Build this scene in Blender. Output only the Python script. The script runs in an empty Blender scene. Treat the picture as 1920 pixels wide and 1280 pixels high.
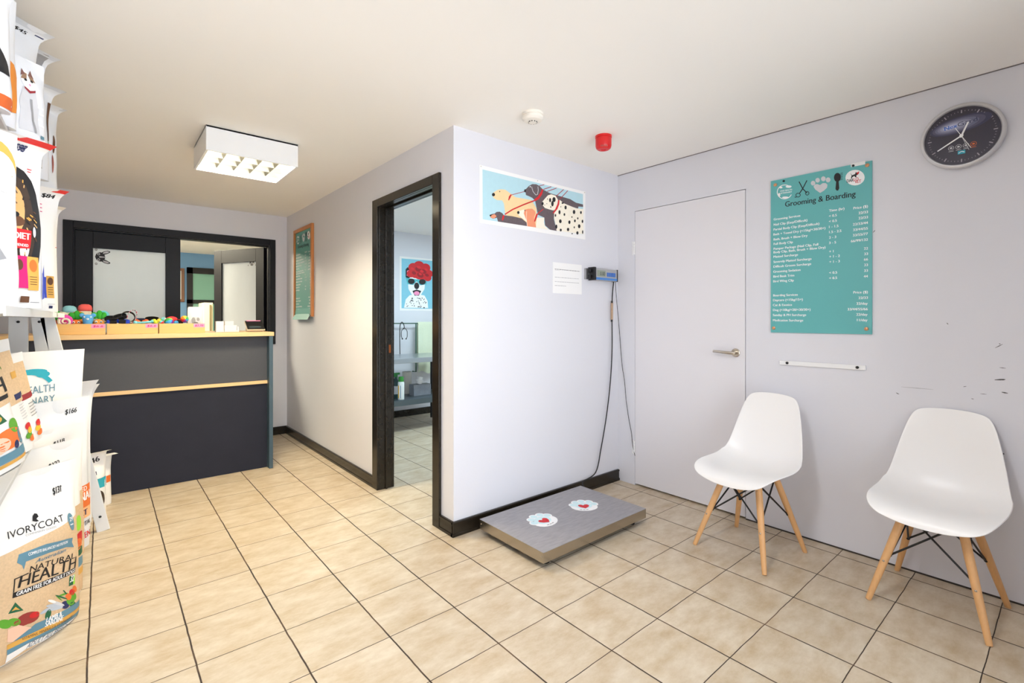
import bpy, bmesh, math, random
import numpy as np
from mathutils import Vector, Matrix
from mathutils.geometry import tessellate_polygon
random.seed(7)
PI = math.pi
S = bpy.context.scene
COL = S.collection

# ------------------------------------------------------------------ camera numbers (photo frame 1920x1280)
F, CX, CY, YAW, EYE = 907.0, 960.0, 598.0, math.radians(49.77), 1.25
FW = (math.cos(YAW), math.sin(YAW)); RT = (math.sin(YAW), -math.cos(YAW))
X0, Y1, X1, Y2, ZC = 1.543, 2.345, 3.065, 5.65, 2.367     # side wall, scale wall, right wall, back wall, ceiling
XL, YF = -0.86, -0.40                                      # left wall, shop front

def ray(u, v):
    a = (u - CX) / F
    return (FW[0] + a * RT[0], FW[1] + a * RT[1], (CY - v) / F)
def on(u, v, ax, val):
    "point of the room that lies on a plane of the room"
    r = ray(u, v); o = (0, 0, EYE); i = 'xyz'.index(ax)
    t = (val - o[i]) / r[i]
    return Vector((o[0] + t * r[0], o[1] + t * r[1], o[2] + t * r[2]))
def at(u, v, d):
    r = ray(u, v)
    return Vector((r[0] * d, r[1] * d, EYE + r[2] * d))

# ------------------------------------------------------------------ materials
def lin(c):
    c = c / 255.0
    return c / 12.92 if c <= .04045 else ((c + .055) / 1.055) ** 2.4
def rgb(*c): return (lin(c[0]), lin(c[1]), lin(c[2]), 1)
MATS = {}
def mat(name, c, rough=.5, var=.05, scale=14, metal=0, bump=0, bscale=60, coat=0, emit=None, estr=0, stretch=None, spec=.5, c2=None):
    if name in MATS: return MATS[name]
    m = bpy.data.materials.new(name); m.use_nodes = True
    N, L = m.node_tree.nodes, m.node_tree.links
    b = N['Principled BSDF']
    b.inputs['Roughness'].default_value = rough
    b.inputs['Metallic'].default_value = metal
    b.inputs['Coat Weight'].default_value = coat
    b.inputs['Specular IOR Level'].default_value = spec
    col = rgb(*c)
    tc = N.new('ShaderNodeTexCoord'); mp = N.new('ShaderNodeMapping')
    L.new(tc.outputs['Object'], mp.inputs['Vector'])
    if stretch: mp.inputs['Scale'].default_value = stretch
    nz = N.new('ShaderNodeTexNoise'); nz.inputs['Scale'].default_value = scale; nz.inputs['Detail'].default_value = 4
    L.new(mp.outputs['Vector'], nz.inputs['Vector'])
    mx = N.new('ShaderNodeMix'); mx.data_type = 'RGBA'
    L.new(nz.outputs['Fac'], mx.inputs['Factor'])
    if c2:
        mx.inputs['A'].default_value = rgb(*c2); mx.inputs['B'].default_value = col
    else:
        mx.inputs['A'].default_value = tuple(max(0, x * (1 - var)) for x in col[:3]) + (1,)
        mx.inputs['B'].default_value = tuple(min(1, x * (1 + var)) for x in col[:3]) + (1,)
    L.new(mx.outputs['Result'], b.inputs['Base Color'])
    if bump:
        n2 = N.new('ShaderNodeTexNoise'); n2.inputs['Scale'].default_value = bscale; n2.inputs['Detail'].default_value = 3
        L.new(mp.outputs['Vector'], n2.inputs['Vector'])
        bp = N.new('ShaderNodeBump'); bp.inputs['Strength'].default_value = bump; bp.inputs['Distance'].default_value = .004
        L.new(n2.outputs['Fac'], bp.inputs['Height']); L.new(bp.outputs['Normal'], b.inputs['Normal'])
    if emit:
        b.inputs['Emission Color'].default_value = rgb(*emit); b.inputs['Emission Strength'].default_value = estr
    MATS[name] = m
    return m

def floor_material():
    m = bpy.data.materials.new('cream_floor_tiles'); m.use_nodes = True
    N, L = m.node_tree.nodes, m.node_tree.links
    b = N['Principled BSDF']
    tc = N.new('ShaderNodeTexCoord'); sp = N.new('ShaderNodeSeparateXYZ')
    wob = N.new('ShaderNodeTexNoise'); wob.inputs['Scale'].default_value = 9; wob.inputs['Detail'].default_value = 3
    L.new(tc.outputs['Object'], wob.inputs['Vector']); L.new(tc.outputs['Object'], sp.inputs['Vector'])
    def math_(op, a, c=None, d=None):
        n = N.new('ShaderNodeMath'); n.operation = op
        for k, x in enumerate((a, c, d)):
            if x is None: continue
            if isinstance(x, (int, float)): n.inputs[k].default_value = x
            else: L.new(x, n.inputs[k])
        return n.outputs[0]
    w0 = math_('MULTIPLY', math_('SUBTRACT', wob.outputs['Fac'], .5), .006)
    def line(axis, off, step, half):
        t = math_('DIVIDE', math_('SUBTRACT', math_('ADD', axis, w0), off), step)
        fl = math_('FLOOR', t)
        fr = math_('SUBTRACT', t, fl)
        dist = math_('MULTIPLY', math_('MINIMUM', fr, math_('SUBTRACT', 1.0, fr)), step)
        mr = N.new('ShaderNodeMapRange'); mr.clamp = True
        L.new(dist, mr.inputs[0]); mr.inputs[1].default_value = half * .75; mr.inputs[2].default_value = half * 1.3
        mr.inputs[3].default_value = 1; mr.inputs[4].default_value = 0
        return mr.outputs[0], fl
    gx, ix = line(sp.outputs['X'], -.0426, .3018, .0028)
    gy, iy = line(sp.outputs['Y'], 2.0706, .3066, .0017)
    g = math_('MAXIMUM', gx, gy)
    cid = N.new('ShaderNodeCombineXYZ'); L.new(ix, cid.inputs[0]); L.new(iy, cid.inputs[1])
    wn = N.new('ShaderNodeTexWhiteNoise'); wn.noise_dimensions = '3D'; L.new(cid.outputs[0], wn.inputs['Vector'])
    add = N.new('ShaderNodeVectorMath'); add.operation = 'MULTIPLY_ADD'
    L.new(wn.outputs['Color'], add.inputs[0]); add.inputs[1].default_value = (9, 9, 9); L.new(tc.outputs['Object'], add.inputs[2])
    mp = N.new('ShaderNodeMapping'); mp.inputs['Scale'].default_value = (1, 1.9, 1); L.new(add.outputs[0], mp.inputs['Vector'])
    n1 = N.new('ShaderNodeTexNoise'); n1.inputs['Scale'].default_value = 7; n1.inputs['Detail'].default_value = 8; n1.inputs['Roughness'].default_value = .68
    L.new(mp.outputs[0], n1.inputs['Vector'])
    cr = N.new('ShaderNodeValToRGB')
    cr.color_ramp.elements[0].position = .3; cr.color_ramp.elements[0].color = rgb(176, 155, 124)
    cr.color_ramp.elements[1].position = .68; cr.color_ramp.elements[1].color = rgb(206, 194, 174)
    L.new(n1.outputs['Fac'], cr.inputs[0])
    hv = N.new('ShaderNodeHueSaturation')
    L.new(cr.outputs[0], hv.inputs['Color']); L.new(math_('MULTIPLY_ADD', wn.outputs['Value'], .06, .97), hv.inputs['Value'])
    n3 = N.new('ShaderNodeTexNoise'); n3.inputs['Scale'].default_value = 4; L.new(tc.outputs['Object'], n3.inputs['Vector'])
    gc = N.new('ShaderNodeMix'); gc.data_type = 'RGBA'
    gc.inputs['A'].default_value = rgb(52, 40, 32); gc.inputs['B'].default_value = rgb(110, 84, 62)
    gm = N.new('ShaderNodeMapRange'); L.new(n3.outputs['Fac'], gm.inputs[0]); gm.inputs[1].default_value = .5; gm.inputs[2].default_value = .75
    L.new(gm.outputs[0], gc.inputs['Factor'])
    mx = N.new('ShaderNodeMix'); mx.data_type = 'RGBA'
    L.new(g, mx.inputs['Factor']); L.new(hv.outputs[0], mx.inputs['A']); L.new(gc.outputs['Result'], mx.inputs['B'])
    L.new(mx.outputs['Result'], b.inputs['Base Color'])
    L.new(math_('MULTIPLY_ADD', g, .45, .42), b.inputs['Roughness'])
    bp = N.new('ShaderNodeBump'); bp.invert = True; bp.inputs['Strength'].default_value = .5; bp.inputs['Distance'].default_value = .002
    L.new(g, bp.inputs['Height']); L.new(bp.outputs[0], b.inputs['Normal'])
    return m

def frosted(name, tint):
    m = bpy.data.materials.new(name); m.use_nodes = True
    N, L = m.node_tree.nodes, m.node_tree.links
    N.remove(N['Principled BSDF'])
    out = N['Material Output']
    nz = N.new('ShaderNodeTexNoise'); nz.inputs['Scale'].default_value = 3
    mc = N.new('ShaderNodeMix'); mc.data_type = 'RGBA'; L.new(nz.outputs['Fac'], mc.inputs['Factor'])
    mc.inputs['A'].default_value = rgb(*[x - 6 for x in tint]); mc.inputs['B'].default_value = rgb(*[min(255, x + 4) for x in tint])
    d = N.new('ShaderNodeBsdfDiffuse'); t = N.new('ShaderNodeBsdfTranslucent'); g = N.new('ShaderNodeBsdfGlossy')
    for n in (d, t): L.new(mc.outputs['Result'], n.inputs['Color'])
    g.inputs['Roughness'].default_value = .16
    a = N.new('ShaderNodeMixShader'); a.inputs[0].default_value = .5; L.new(d.outputs[0], a.inputs[1]); L.new(t.outputs[0], a.inputs[2])
    fr = N.new('ShaderNodeFresnel'); fr.inputs[0].default_value = 1.45
    c = N.new('ShaderNodeMixShader'); L.new(fr.outputs[0], c.inputs[0]); L.new(a.outputs[0], c.inputs[1]); L.new(g.outputs[0], c.inputs[2])
    L.new(c.outputs[0], out.inputs[0])
    MATS[name] = m
    return m

def clear_glass(name):
    m = bpy.data.materials.new(name); m.use_nodes = True
    N, L = m.node_tree.nodes, m.node_tree.links
    N.remove(N['Principled BSDF'])
    t = N.new('ShaderNodeBsdfTransparent'); g = N.new('ShaderNodeBsdfGlossy'); g.inputs['Roughness'].default_value = .03
    fr = N.new('ShaderNodeFresnel'); fr.inputs[0].default_value = 1.4
    c = N.new('ShaderNodeMixShader'); L.new(fr.outputs[0], c.inputs[0]); L.new(t.outputs[0], c.inputs[1]); L.new(g.outputs[0], c.inputs[2])
    L.new(c.outputs[0], N['Material Output'].inputs[0])
    MATS[name] = m
    return m

M_WALL = mat('pale_lavender_wall_paint', (218, 218, 224), .62, .012, 2.2, bump=.06, bscale=90)
M_CEIL = mat('white_ceiling_paint', (242, 239, 234), .8, .012, 1.5)
M_DOOR = mat('white_door_paint', (224, 222, 226), .4, .012, 2)
M_DARK = mat('near_black_frame_paint', (17, 16, 20), .45, .25, 30, stretch=(1, 1, 6), spec=.3)
M_BROWN = mat('dark_brown_gloss_paint', (34, 28, 20), .22, .25, 18, spec=.4)
M_BLACK = mat('black_plastic', (14, 14, 16), .4, .1)
M_WHITE = mat('white_plastic', (236, 236, 236), .35, .01)
M_PAPER = mat('white_paper', (238, 237, 236), .7, .01)
M_TEAL = mat('teal_board_print', (96, 176, 176), .45, .02, 5)
M_STEEL = mat('brushed_steel', (176, 176, 176), .33, .1, 5, metal=1, stretch=(1, 30, 30))
M_CHROME = mat('satin_nickel', (200, 192, 180), .25, .04, metal=1)
M_OAK = mat('pale_oak_edging', (222, 186, 134), .45, .1, 5, stretch=(1, 12, 12))
M_BAMBOO = mat('bamboo_wood', (226, 178, 104), .42, .12, 4, stretch=(1, 9, 14))
M_BEECH = mat('beech_wood', (216, 166, 112), .38, .12, 10, stretch=(14, 14, 1.2))
M_RED = mat('red_print', (214, 24, 32), .5, .04)

# ------------------------------------------------------------------ mesh helpers
class MB:
    def __init__(s): s.v = []; s.f = []; s.m = []; s.mats = []
    def mi(s, m):
        if m not in s.mats: s.mats.append(m)
        return s.mats.index(m)
    def add(s, vs, fs, m):
        o = len(s.v); k = s.mi(m)
        s.v += [tuple(v) for v in vs]
        for f in fs: s.f.append(tuple(o + i for i in f)); s.m.append(k)
        return s
    def box(s, x0, x1, y0, y1, z0, z1, m, M=None):
        vs = [Vector((x, y, z)) for x in (x0, x1) for y in (y0, y1) for z in (z0, z1)]
        if M: vs = [M @ v for v in vs]
        return s.add(vs, [(0, 1, 3, 2), (4, 6, 7, 5), (0, 4, 5, 1), (2, 3, 7, 6), (0, 2, 6, 4), (1, 5, 7, 3)], m)
    def tube(s, pts, r, m, seg=10, caps=True):
        pts = [Vector(p) for p in pts]; n = len(pts)
        rs = r if isinstance(r, (list, tuple)) else [r] * n
        vs = []; up = None
        for i, p in enumerate(pts):
            t = (pts[min(i + 1, n - 1)] - pts[max(i - 1, 0)]).normalized()
            if up is None:
                up = t.orthogonal().normalized()
            up = (up - t * up.dot(t))
            up = up.normalized() if up.length > 1e-6 else t.orthogonal().normalized()
            w = t.cross(up)
            for k in range(seg):
                a = 2 * PI * k / seg
                vs.append(p + (up * math.cos(a) + w * math.sin(a)) * rs[i])
        fs = [(i * seg + k, i * seg + (k + 1) % seg, (i + 1) * seg + (k + 1) % seg, (i + 1) * seg + k) for i in range(n - 1) for k in range(seg)]
        if caps:
            fs.append(tuple(reversed(range(seg)))); fs.append(tuple((n - 1) * seg + k for k in range(seg)))
        return s.add(vs, fs, m)
    def lathe(s, prof, c, m, axis='z', seg=32, M=None):
        "prof: (radius, height along axis)"
        vs = []
        for r, h in prof:
            for k in range(seg):
                a = 2 * PI * k / seg
                p = Vector((r * math.cos(a), r * math.sin(a), h))
                if axis == 'x': p = Vector((p.z, p.x, p.y))
                if axis == 'y': p = Vector((p.x, p.z, p.y))
                if M: p = M @ p
                vs.append(p + Vector(c))
        n = len(prof)
        fs = [(i * seg + k, i * seg + (k + 1) % seg, (i + 1) * seg + (k + 1) % seg, (i + 1) * seg + k) for i in range(n - 1) for k in range(seg)]
        fs.append(tuple(reversed(range(seg)))); fs.append(tuple((n - 1) * seg + k for k in range(seg)))
        return s.add(vs, fs, m)
    def ball(s, c, r, m, sc=(1, 1, 1), seg=20, rings=12, M=None):
        vs = []; c = Vector(c)
        for i in range(rings + 1):
            t = PI * i / rings
            for k in range(seg):
                a = 2 * PI * k / seg
                p = Vector((r * sc[0] * math.sin(t) * math.cos(a), r * sc[1] * math.sin(t) * math.sin(a), r * sc[2] * math.cos(t)))
                if M: p = M @ p
                vs.append(c + p)
        fs = [(i * seg + k, (i + 1) * seg + k, (i + 1) * seg + (k + 1) % seg, i * seg + (k + 1) % seg) for i in range(rings) for k in range(seg)]
        return s.add(vs, fs, m)
    def torus(s, c, R, r, m, axis='z', seg=28, ts=8, sc=(1, 1, 1), M=None):
        vs = []; c = Vector(c)
        for i in range(seg):
            a = 2 * PI * i / seg
            for k in range(ts):
                b = 2 * PI * k / ts
                p = Vector(((R + r * math.cos(b)) * math.cos(a) * sc[0], (R + r * math.cos(b)) * math.sin(a) * sc[1], r * math.sin(b) * sc[2]))
                if axis == 'y': p = Vector((p.x, p.z, p.y))
                if axis == 'x': p = Vector((p.z, p.x, p.y))
                if M: p = M @ p
                vs.append(c + p)
        fs = [(i * ts + k, i * ts + (k + 1) % ts, ((i + 1) % seg) * ts + (k + 1) % ts, ((i + 1) % seg) * ts + k) for i in range(seg) for k in range(ts)]
        return s.add(vs, fs, m)
    def build(s, name, parent=None, origin=None, smooth=False, bevel=0, angle=35):
        o0 = Vector(origin) if origin is not None else (WORLD.get(parent, Vector()) if parent else Vector())
        me = bpy.data.meshes.new(name)
        me.from_pydata([tuple(Vector(v) - o0) for v in s.v], [], s.f)
        for m in s.mats: me.materials.append(m)
        for p, k in zip(me.polygons, s.m): p.material_index = k
        bm = bmesh.new(); bm.from_mesh(me)
        bmesh.ops.recalc_face_normals(bm, faces=bm.faces[:])
        bm.to_mesh(me); bm.free()
        o = bpy.data.objects.new(name, me); COL.objects.link(o)
        if parent: o.parent = parent; WORLD[o] = WORLD.get(parent, Vector())
        else: o.location = o0; WORLD[o] = o0
        if smooth:
            for p in me.polygons: p.use_smooth = True
            if angle < 180:
                bm = bmesh.new(); bm.from_mesh(me)
                for e in bm.edges:
                    if len(e.link_faces) == 2 and e.calc_face_angle(0) > math.radians(angle): e.smooth = False
                bm.to_mesh(me); bm.free()
        if bevel:
            b = o.modifiers.new('soft_edges', 'BEVEL'); b.width = bevel; b.segments = 2; b.limit_method = 'ANGLE'; b.angle_limit = math.radians(50)
        return o
WORLD = {}
def tag(o, label=None, cat=None, group=None, kind=None):
    if label: o['label'] = label
    if cat: o['category'] = cat
    if group: o['group'] = group
    if kind: o['kind'] = kind
    return o
def thing(name, label, cat, loc=(0, 0, 0), group=None, kind=None):
    o = bpy.data.objects.new(name, None); COL.objects.link(o); o.location = loc; o.empty_display_size = .1
    WORLD[o] = Vector(loc)
    return tag(o, label, cat, group, kind)
def dup(o, parent=None):
    c = o.copy(); COL.objects.link(c); c.parent = parent
    for ch in [x for x in list(bpy.data.objects) if x.parent == o]: dup(ch, c)
    return c
def struct(name, mb, **k): return tag(mb.build(name, **k), kind='structure')

# ------------------------------------------------------------------ flat prints (lettering and pictures that lie on a surface)
def text_geo(body, offset=.0):
    cu = bpy.data.curves.new('lettering', 'FONT'); cu.body = body; cu.size = 1; cu.offset = offset; cu.resolution_u = 3
    ob = bpy.data.objects.new('lettering', cu)
    me = ob.to_mesh()
    vs = [(v.co.x, v.co.y) for v in me.vertices]; fs = [tuple(p.vertices) for p in me.polygons]
    ob.to_mesh_clear()
    bpy.data.objects.remove(ob); bpy.data.curves.remove(cu)
    return vs, fs
class Print:
    "collects flat polygons in metres on a sheet; emit() lays them on a surface function"
    def __init__(s, mapf=None, pitch=None): s.items = []; s.map = mapf or (lambda x, y: (x, y)); s.pitch = pitch; s.layer = 1
    def poly(s, pts, m, layer=None):
        pts = [s.map(*p) for p in pts]
        fs = [tuple(range(len(pts)))] if len(pts) < 4 else [tuple(f) for f in tessellate_polygon([[Vector((p[0], p[1], 0)) for p in pts]])]
        s.items.append((pts, fs, m, layer or s.layer)); return s
    def rect(s, x0, y0, x1, y1, m, layer=None): return s.poly([(x0, y0), (x1, y0), (x1, y1), (x0, y1)], m, layer)
    def ell(s, cx, cy, rx, ry, m, layer=None, n=20, rot=0):
        c, q = math.cos(rot), math.sin(rot)
        return s.poly([(cx + rx * math.cos(2 * PI * k / n) * c - ry * math.sin(2 * PI * k / n) * q, cy + rx * math.cos(2 * PI * k / n) * q + ry * math.sin(2 * PI * k / n) * c) for k in range(n)], m, layer)
    def ring(s, cx, cy, rx, ry, w, m, layer=None, n=28, a0=0, a1=2 * PI):
        for k in range(n):
            a, b = a0 + (a1 - a0) * k / n, a0 + (a1 - a0) * (k + 1) / n
            s.poly([(cx + rx * math.cos(a), cy + ry * math.sin(a)), (cx + rx * math.cos(b), cy + ry * math.sin(b)),
                    (cx + (rx - w) * math.cos(b), cy + (ry - w) * math.sin(b)), (cx + (rx - w) * math.cos(a), cy + (ry - w) * math.sin(a))], m, layer)
        return s
    def line(s, pts, w, m, layer=None):
        for (x0, y0), (x1, y1) in zip(pts, pts[1:]):
            d = math.hypot(x1 - x0, y1 - y0) or 1; nx, ny = -(y1 - y0) / d * w / 2, (x1 - x0) / d * w / 2
            s.poly([(x0 + nx, y0 + ny), (x1 + nx, y1 + ny), (x1 - nx, y1 - ny), (x0 - nx, y0 - ny)], m, layer)
        return s
    def text(s, body, p0, p1, cap, m, layer=None, bold=.012, align='l', shear=0, squeeze=1.0):
        "p0,p1 in source coords; fitted between them when both are given (cap = capital height in metres on the sheet)"
        vs, fs = text_geo(body, 0)
        if not vs: return s
        x0 = min(v[0] for v in vs); x1 = max(v[0] for v in vs); w = x1 - x0
        a = Vector(s.map(*p0)); sc = cap / .70
        if p1 is not None:
            b = Vector(s.map(*p1)); d = b - a; sx = d.length / w; ux = d.normalized()
        else:
            sx = sc * squeeze; ux = Vector((1, 0))
            if align == 'r': a = a - ux * w * sx
            if align == 'c': a = a - ux * w * sx / 2
        uy = Vector((-ux.y, ux.x))
        pts = [tuple(a + ux * ((v[0] - x0 + shear * v[1]) * sx) + uy * (v[1] * sc)) for v in vs]
        for k in ((-1, 1) if bold > .006 else (0,)):
            q = ux * (k * bold * sc * .9)
            s.items.append(([(p[0] + q.x, p[1] + q.y) for p in pts], fs, m, layer or s.layer))
        return s
    def emit(s, mb, surf, step=.0004, clip=None):
        for idx, (pts, fs, m, lay) in enumerate(s.items):
            sub = (idx % 8) * .00002
            if s.pitch or clip:
                bm = bmesh.new(); bv = [bm.verts.new((p[0], p[1], 0)) for p in pts]
                for f in fs:
                    try: bm.faces.new([bv[i] for i in f])
                    except ValueError: pass
                if clip:
                    for co, no in (((clip[0], 0, 0), (-1, 0, 0)), ((clip[2], 0, 0), (1, 0, 0)), ((0, clip[1], 0), (0, -1, 0)), ((0, clip[3], 0), (0, 1, 0))):
                        bmesh.ops.bisect_plane(bm, geom=bm.verts[:] + bm.edges[:] + bm.faces[:], plane_co=co, plane_no=no, clear_outer=True)
                if s.pitch and bm.verts:
                    for ax in (0, 1):
                        lo = min(v.co[ax] for v in bm.verts); hi = max(v.co[ax] for v in bm.verts)
                        k = math.floor(lo / s.pitch) + 1
                        while k * s.pitch < hi:
                            co = [0, 0, 0]; no = [0, 0, 0]; co[ax] = k * s.pitch; no[ax] = 1
                            bmesh.ops.bisect_plane(bm, geom=bm.verts[:] + bm.edges[:] + bm.faces[:], plane_co=co, plane_no=no)
                            k += 1
                bm.verts.index_update()
                pts2 = [(v.co.x, v.co.y) for v in bm.verts]; fs2 = [tuple(v.index for v in f.verts) for f in bm.faces]
                bm.free()
            else: pts2, fs2 = pts, fs
            if pts2: mb.add([surf(x, y, lay * step + sub) for x, y in pts2], fs2, m)
        return mb
def homography(quad, w, h):
    "photo quad TL,TR,BR,BL -> metres on the sheet, origin at bottom left"
    dst = [(0, h), (w, h), (w, 0), (0, 0)]; A = []; B = []
    for (x, y), (u, v) in zip(quad, dst):
        A += [[x, y, 1, 0, 0, 0, -u * x, -u * y], [0, 0, 0, x, y, 1, -v * x, -v * y]]; B += [u, v]
    q = np.linalg.solve(np.array(A, float), np.array(B, float))
    def f(x, y):
        d = q[6] * x + q[7] * y + 1
        return (float((q[0] * x + q[1] * y + q[2]) / d), float((q[3] * x + q[4] * y + q[5]) / d))
    return f
def pm(name, *c): return mat('ink_' + name, c, .55, .05, 40)
K_BLACK = pm('black', 22, 22, 26); K_WHITE = pm('white', 242, 242, 242); K_RED = pm('red', 205, 28, 36)
K_TEAL = pm('teal', 40, 165, 185); K_NAVY = pm('navy', 30, 40, 90); K_ORANGE = pm('orange', 226, 112, 44)
K_GREEN = pm('green', 90, 160, 40); K_DKGREEN = pm('dark_green', 24, 96, 62); K_PINK = pm('pink', 244, 150, 190)
K_MAG = pm('magenta', 205, 20, 110); K_GREY = pm('grey', 150, 150, 152); K_LGREY = pm('light_grey', 205, 206, 210)
K_TAN = pm('tan', 214, 168, 108); K_BLUEGREY = pm('blue_grey', 92, 136, 156); K_GOLD = pm('gold', 216, 164, 76)
K_YEL = pm('yellow', 238, 190, 50); K_BROWN = pm('brown', 98, 62, 38); K_FUR = pm('dark_fur', 62, 46, 36)
K_SILVER = pm('fish_silver', 186, 196, 208); K_MEAT = pm('meat_red', 150, 52, 48); K_LIME = pm('lime', 150, 215, 60)
K_BURLAP = mat('burlap_print', (214, 184, 146), .6, .2, 140)

# =================================================================== ROOM SHELL
struct('floor', MB().box(-1.9, 4.7, -1.6, 10.0, -.06, 0, floor_material()))
struct('ceiling', MB().box(-1.9, 4.7, YF - .12, 10.0, ZC, ZC + .08, M_CEIL))
struct('wall_left', MB().box(XL - .1, XL, YF, Y2, 0, ZC, M_WALL))

# right wall with the opening for the flush door, scuffs on its paint
DY0, DY1, DZ = 1.363, 2.188, 2.063
mb = MB()
mb.box(X1, X1 + .1, YF - .12, DY0, 0, ZC, M_WALL).box(X1, X1 + .1, DY1, Y1 + .1, 0, ZC, M_WALL).box(X1, X1 + .1, DY0, DY1, DZ, ZC, M_WALL)
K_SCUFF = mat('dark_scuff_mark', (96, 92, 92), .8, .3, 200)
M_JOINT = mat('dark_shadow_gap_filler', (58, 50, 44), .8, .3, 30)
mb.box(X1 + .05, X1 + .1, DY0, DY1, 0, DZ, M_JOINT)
scuffs = [(1866, 652, 1880, 645, 1.2), (1874, 689, 1886, 690, 1), (1865, 712, 1885, 711, 2.2), (1877, 712, 1885, 711, 2), (1878, 735, 1890, 737, 2),
          (1680, 736, 1686, 739, 1.4), (1637, 436, 1641, 431, 1.2), (1873, 644, 1876, 645, 1.4), (1806, 725, 1812, 724, 1), (1838, 738, 1850, 739, .8),
          (1690, 725, 1750, 730, .5), (1821, 747, 1826, 748, 1), (1880, 850, 1883, 851, 3), (1775, 605, 1778, 608, 1.2)]
sc = MB()
for a, b, c, d, w in scuffs:
    p, q = on(a, b, 'x', X1 - .0006), on(c, d, 'x', X1 - .0006)
    dv = (q - p).normalized(); n = Vector((0, -dv.z, dv.y)) * w * .0014
    sc.add([p + n * .3, (p + q) / 2 + n, q + n * .4, q - n * .3, (p + q) / 2 - n, p - n * .5], [(0, 1, 2, 3, 4, 5)], K_SCUFF)
mb.v += sc.v; o_ = len(mb.v) - len(sc.v); k_ = mb.mi(K_SCUFF)
for f in sc.f: mb.f.append(tuple(i + o_ for i in f)); mb.m.append(k_)
struct('wall_right', mb)
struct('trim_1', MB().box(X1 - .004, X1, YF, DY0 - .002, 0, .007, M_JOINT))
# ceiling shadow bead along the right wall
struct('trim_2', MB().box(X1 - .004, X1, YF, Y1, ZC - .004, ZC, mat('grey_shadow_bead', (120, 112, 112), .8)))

# scale wall and side wall of the consulting room
struct('wall_center', MB().box(X0, X1 + .1, Y1, Y1 + .1, 0, ZC, M_WALL))
SD0, SD1, SDZ = 2.553, 3.325, 2.066
struct('wall_side', MB().box(X0, X0 + .1, Y1 + .1, SD0 - .02, 0, ZC, M_WALL).box(X0, X0 + .1, SD1 + .02, Y2, 0, ZC, M_WALL).box(X0, X0 + .1, SD0 - .02, SD1 + .02, SDZ + .02, ZC, M_WALL))
# back wall with the reception opening
WX0, WX1, WZ0, WZ1 = -.196, 1.366, .98, 2.04
mb = MB().box(XL - .1, WX0, Y2, Y2 + .1, 0, ZC, M_WALL).box(WX1, 4.6, Y2, Y2 + .1, 0, ZC, M_WALL)
mb.box(WX0, WX1, Y2, Y2 + .1, 0, WZ0, M_WALL).box(WX0, WX1, Y2, Y2 + .1, WZ1, ZC, M_WALL)
struct('wall_back', mb)
# consulting room far side, office walls
struct('wall_exam_right', MB().box(4.5, 4.6, Y1 + .1, Y2, 0, ZC, M_WALL))
struct('wall_exam_front', MB().box(X1 + .1, 4.6, Y1, Y1 + .1, 0, ZC, M_WALL))
M_BLUEWALL = mat('blue_office_wall_paint', (112, 158, 200), .6, .02, 2)
YO = 9.77
struct('wall_office_back', MB().box(-1.9, 2.9, YO, YO + .1, 0, ZC, M_BLUEWALL))
struct('wall_office_left', MB().box(-1.9, -1.8, Y2 + .1, YO, 0, ZC, M_WALL))
struct('wall_office_right', MB().box(2.8, 2.9, Y2 + .1, YO, 0, ZC, M_WALL))

# shop front behind the camera: wall, wide glazed opening
FX0, FX1, FZ0, FZ1 = -.70, 2.25, .05, 2.30
mb = MB().box(XL - .1, FX0, YF - .12, YF, 0, ZC, M_WALL).box(FX1, X1, YF - .12, YF, 0, ZC, M_WALL)
mb.box(FX0, FX1, YF - .12, YF, 0, FZ0, M_WALL).box(FX0, FX1, YF - .12, YF, FZ1, ZC, M_WALL)
struct('wall_front', mb)
mb = MB()
for x in (FX0, .28, 1.27, FX1 - .05): mb.box(x, x + .05, YF - .09, YF - .03, FZ0, FZ1, M_DARK)
mb.box(FX0, FX1, YF - .09, YF - .03, FZ0, FZ0 + .05, M_DARK).box(FX0, FX1, YF - .09, YF - .03, FZ1 - .05, FZ1, M_DARK)
wf = struct('window_1', mb)
MB().box(FX0 + .05, FX1 - .05, YF - .063, YF - .057, FZ0 + .05, FZ1 - .05, clear_glass('shop_window_glass')).build('glass_pane', wf)

# baseboards
def skirt(name, x0, x1, y0, y1):
    mb = MB().box(x0, x1, y0, y1, 0, .085, M_BROWN)
    e = .004
    mb.box(x0 - e, x1 + e, y0 - e, y1 + e, 0, .018, M_BROWN).box(x0 - e * .6, x1 + e * .6, y0 - e * .6, y1 + e * .6, .07, .082, M_BROWN)
    return struct(name, mb, bevel=.002)
skirt('baseboard_side', X0 - .014, X0, 3.412, Y2 - .014)
skirt('baseboard_corner', X0 - .014, X0, Y1 - .012, 2.474)
skirt('baseboard_center', X0 - .014, X1 - .004, Y1 - .016, Y1)
skirt('baseboard_back', 1.1, X0, Y2 - .014, Y2)
skirt('baseboard_exam', 1.66, 4.5, Y2 - .016, Y2)
# side door frame
mb = MB()
for fx in (X0 - .018, X0 + .1):
    mb.box(fx, fx + .018, SD1, SD1 + .085, 0, 2.125, M_BROWN).box(fx, fx + .018, SD0 - .077, SD0, 0, 2.125, M_BROWN).box(fx, fx + .018, SD0, SD1, SDZ, 2.125, M_BROWN)
mb.box(X0, X0 + .1, SD1, SD1 + .02, 0, SDZ + .02, M_BROWN).box(X0, X0 + .1, SD0 - .02, SD0, 0, SDZ + .02, M_BROWN).box(X0, X0 + .1, SD0, SD1, SDZ, SDZ + .02, M_BROWN)
mb.box(X0 + .045, X0 + .06, SD1 - .012, SD1, 0, SDZ, M_BROWN).box(X0 + .045, X0 + .06, SD0, SD0 + .012, 0, SDZ, M_BROWN).box(X0 + .045, X0 + .06, SD0, SD1, SDZ - .012, SDZ, M_BROWN)
fr = struct('door_2', mb, bevel=.003)
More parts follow.
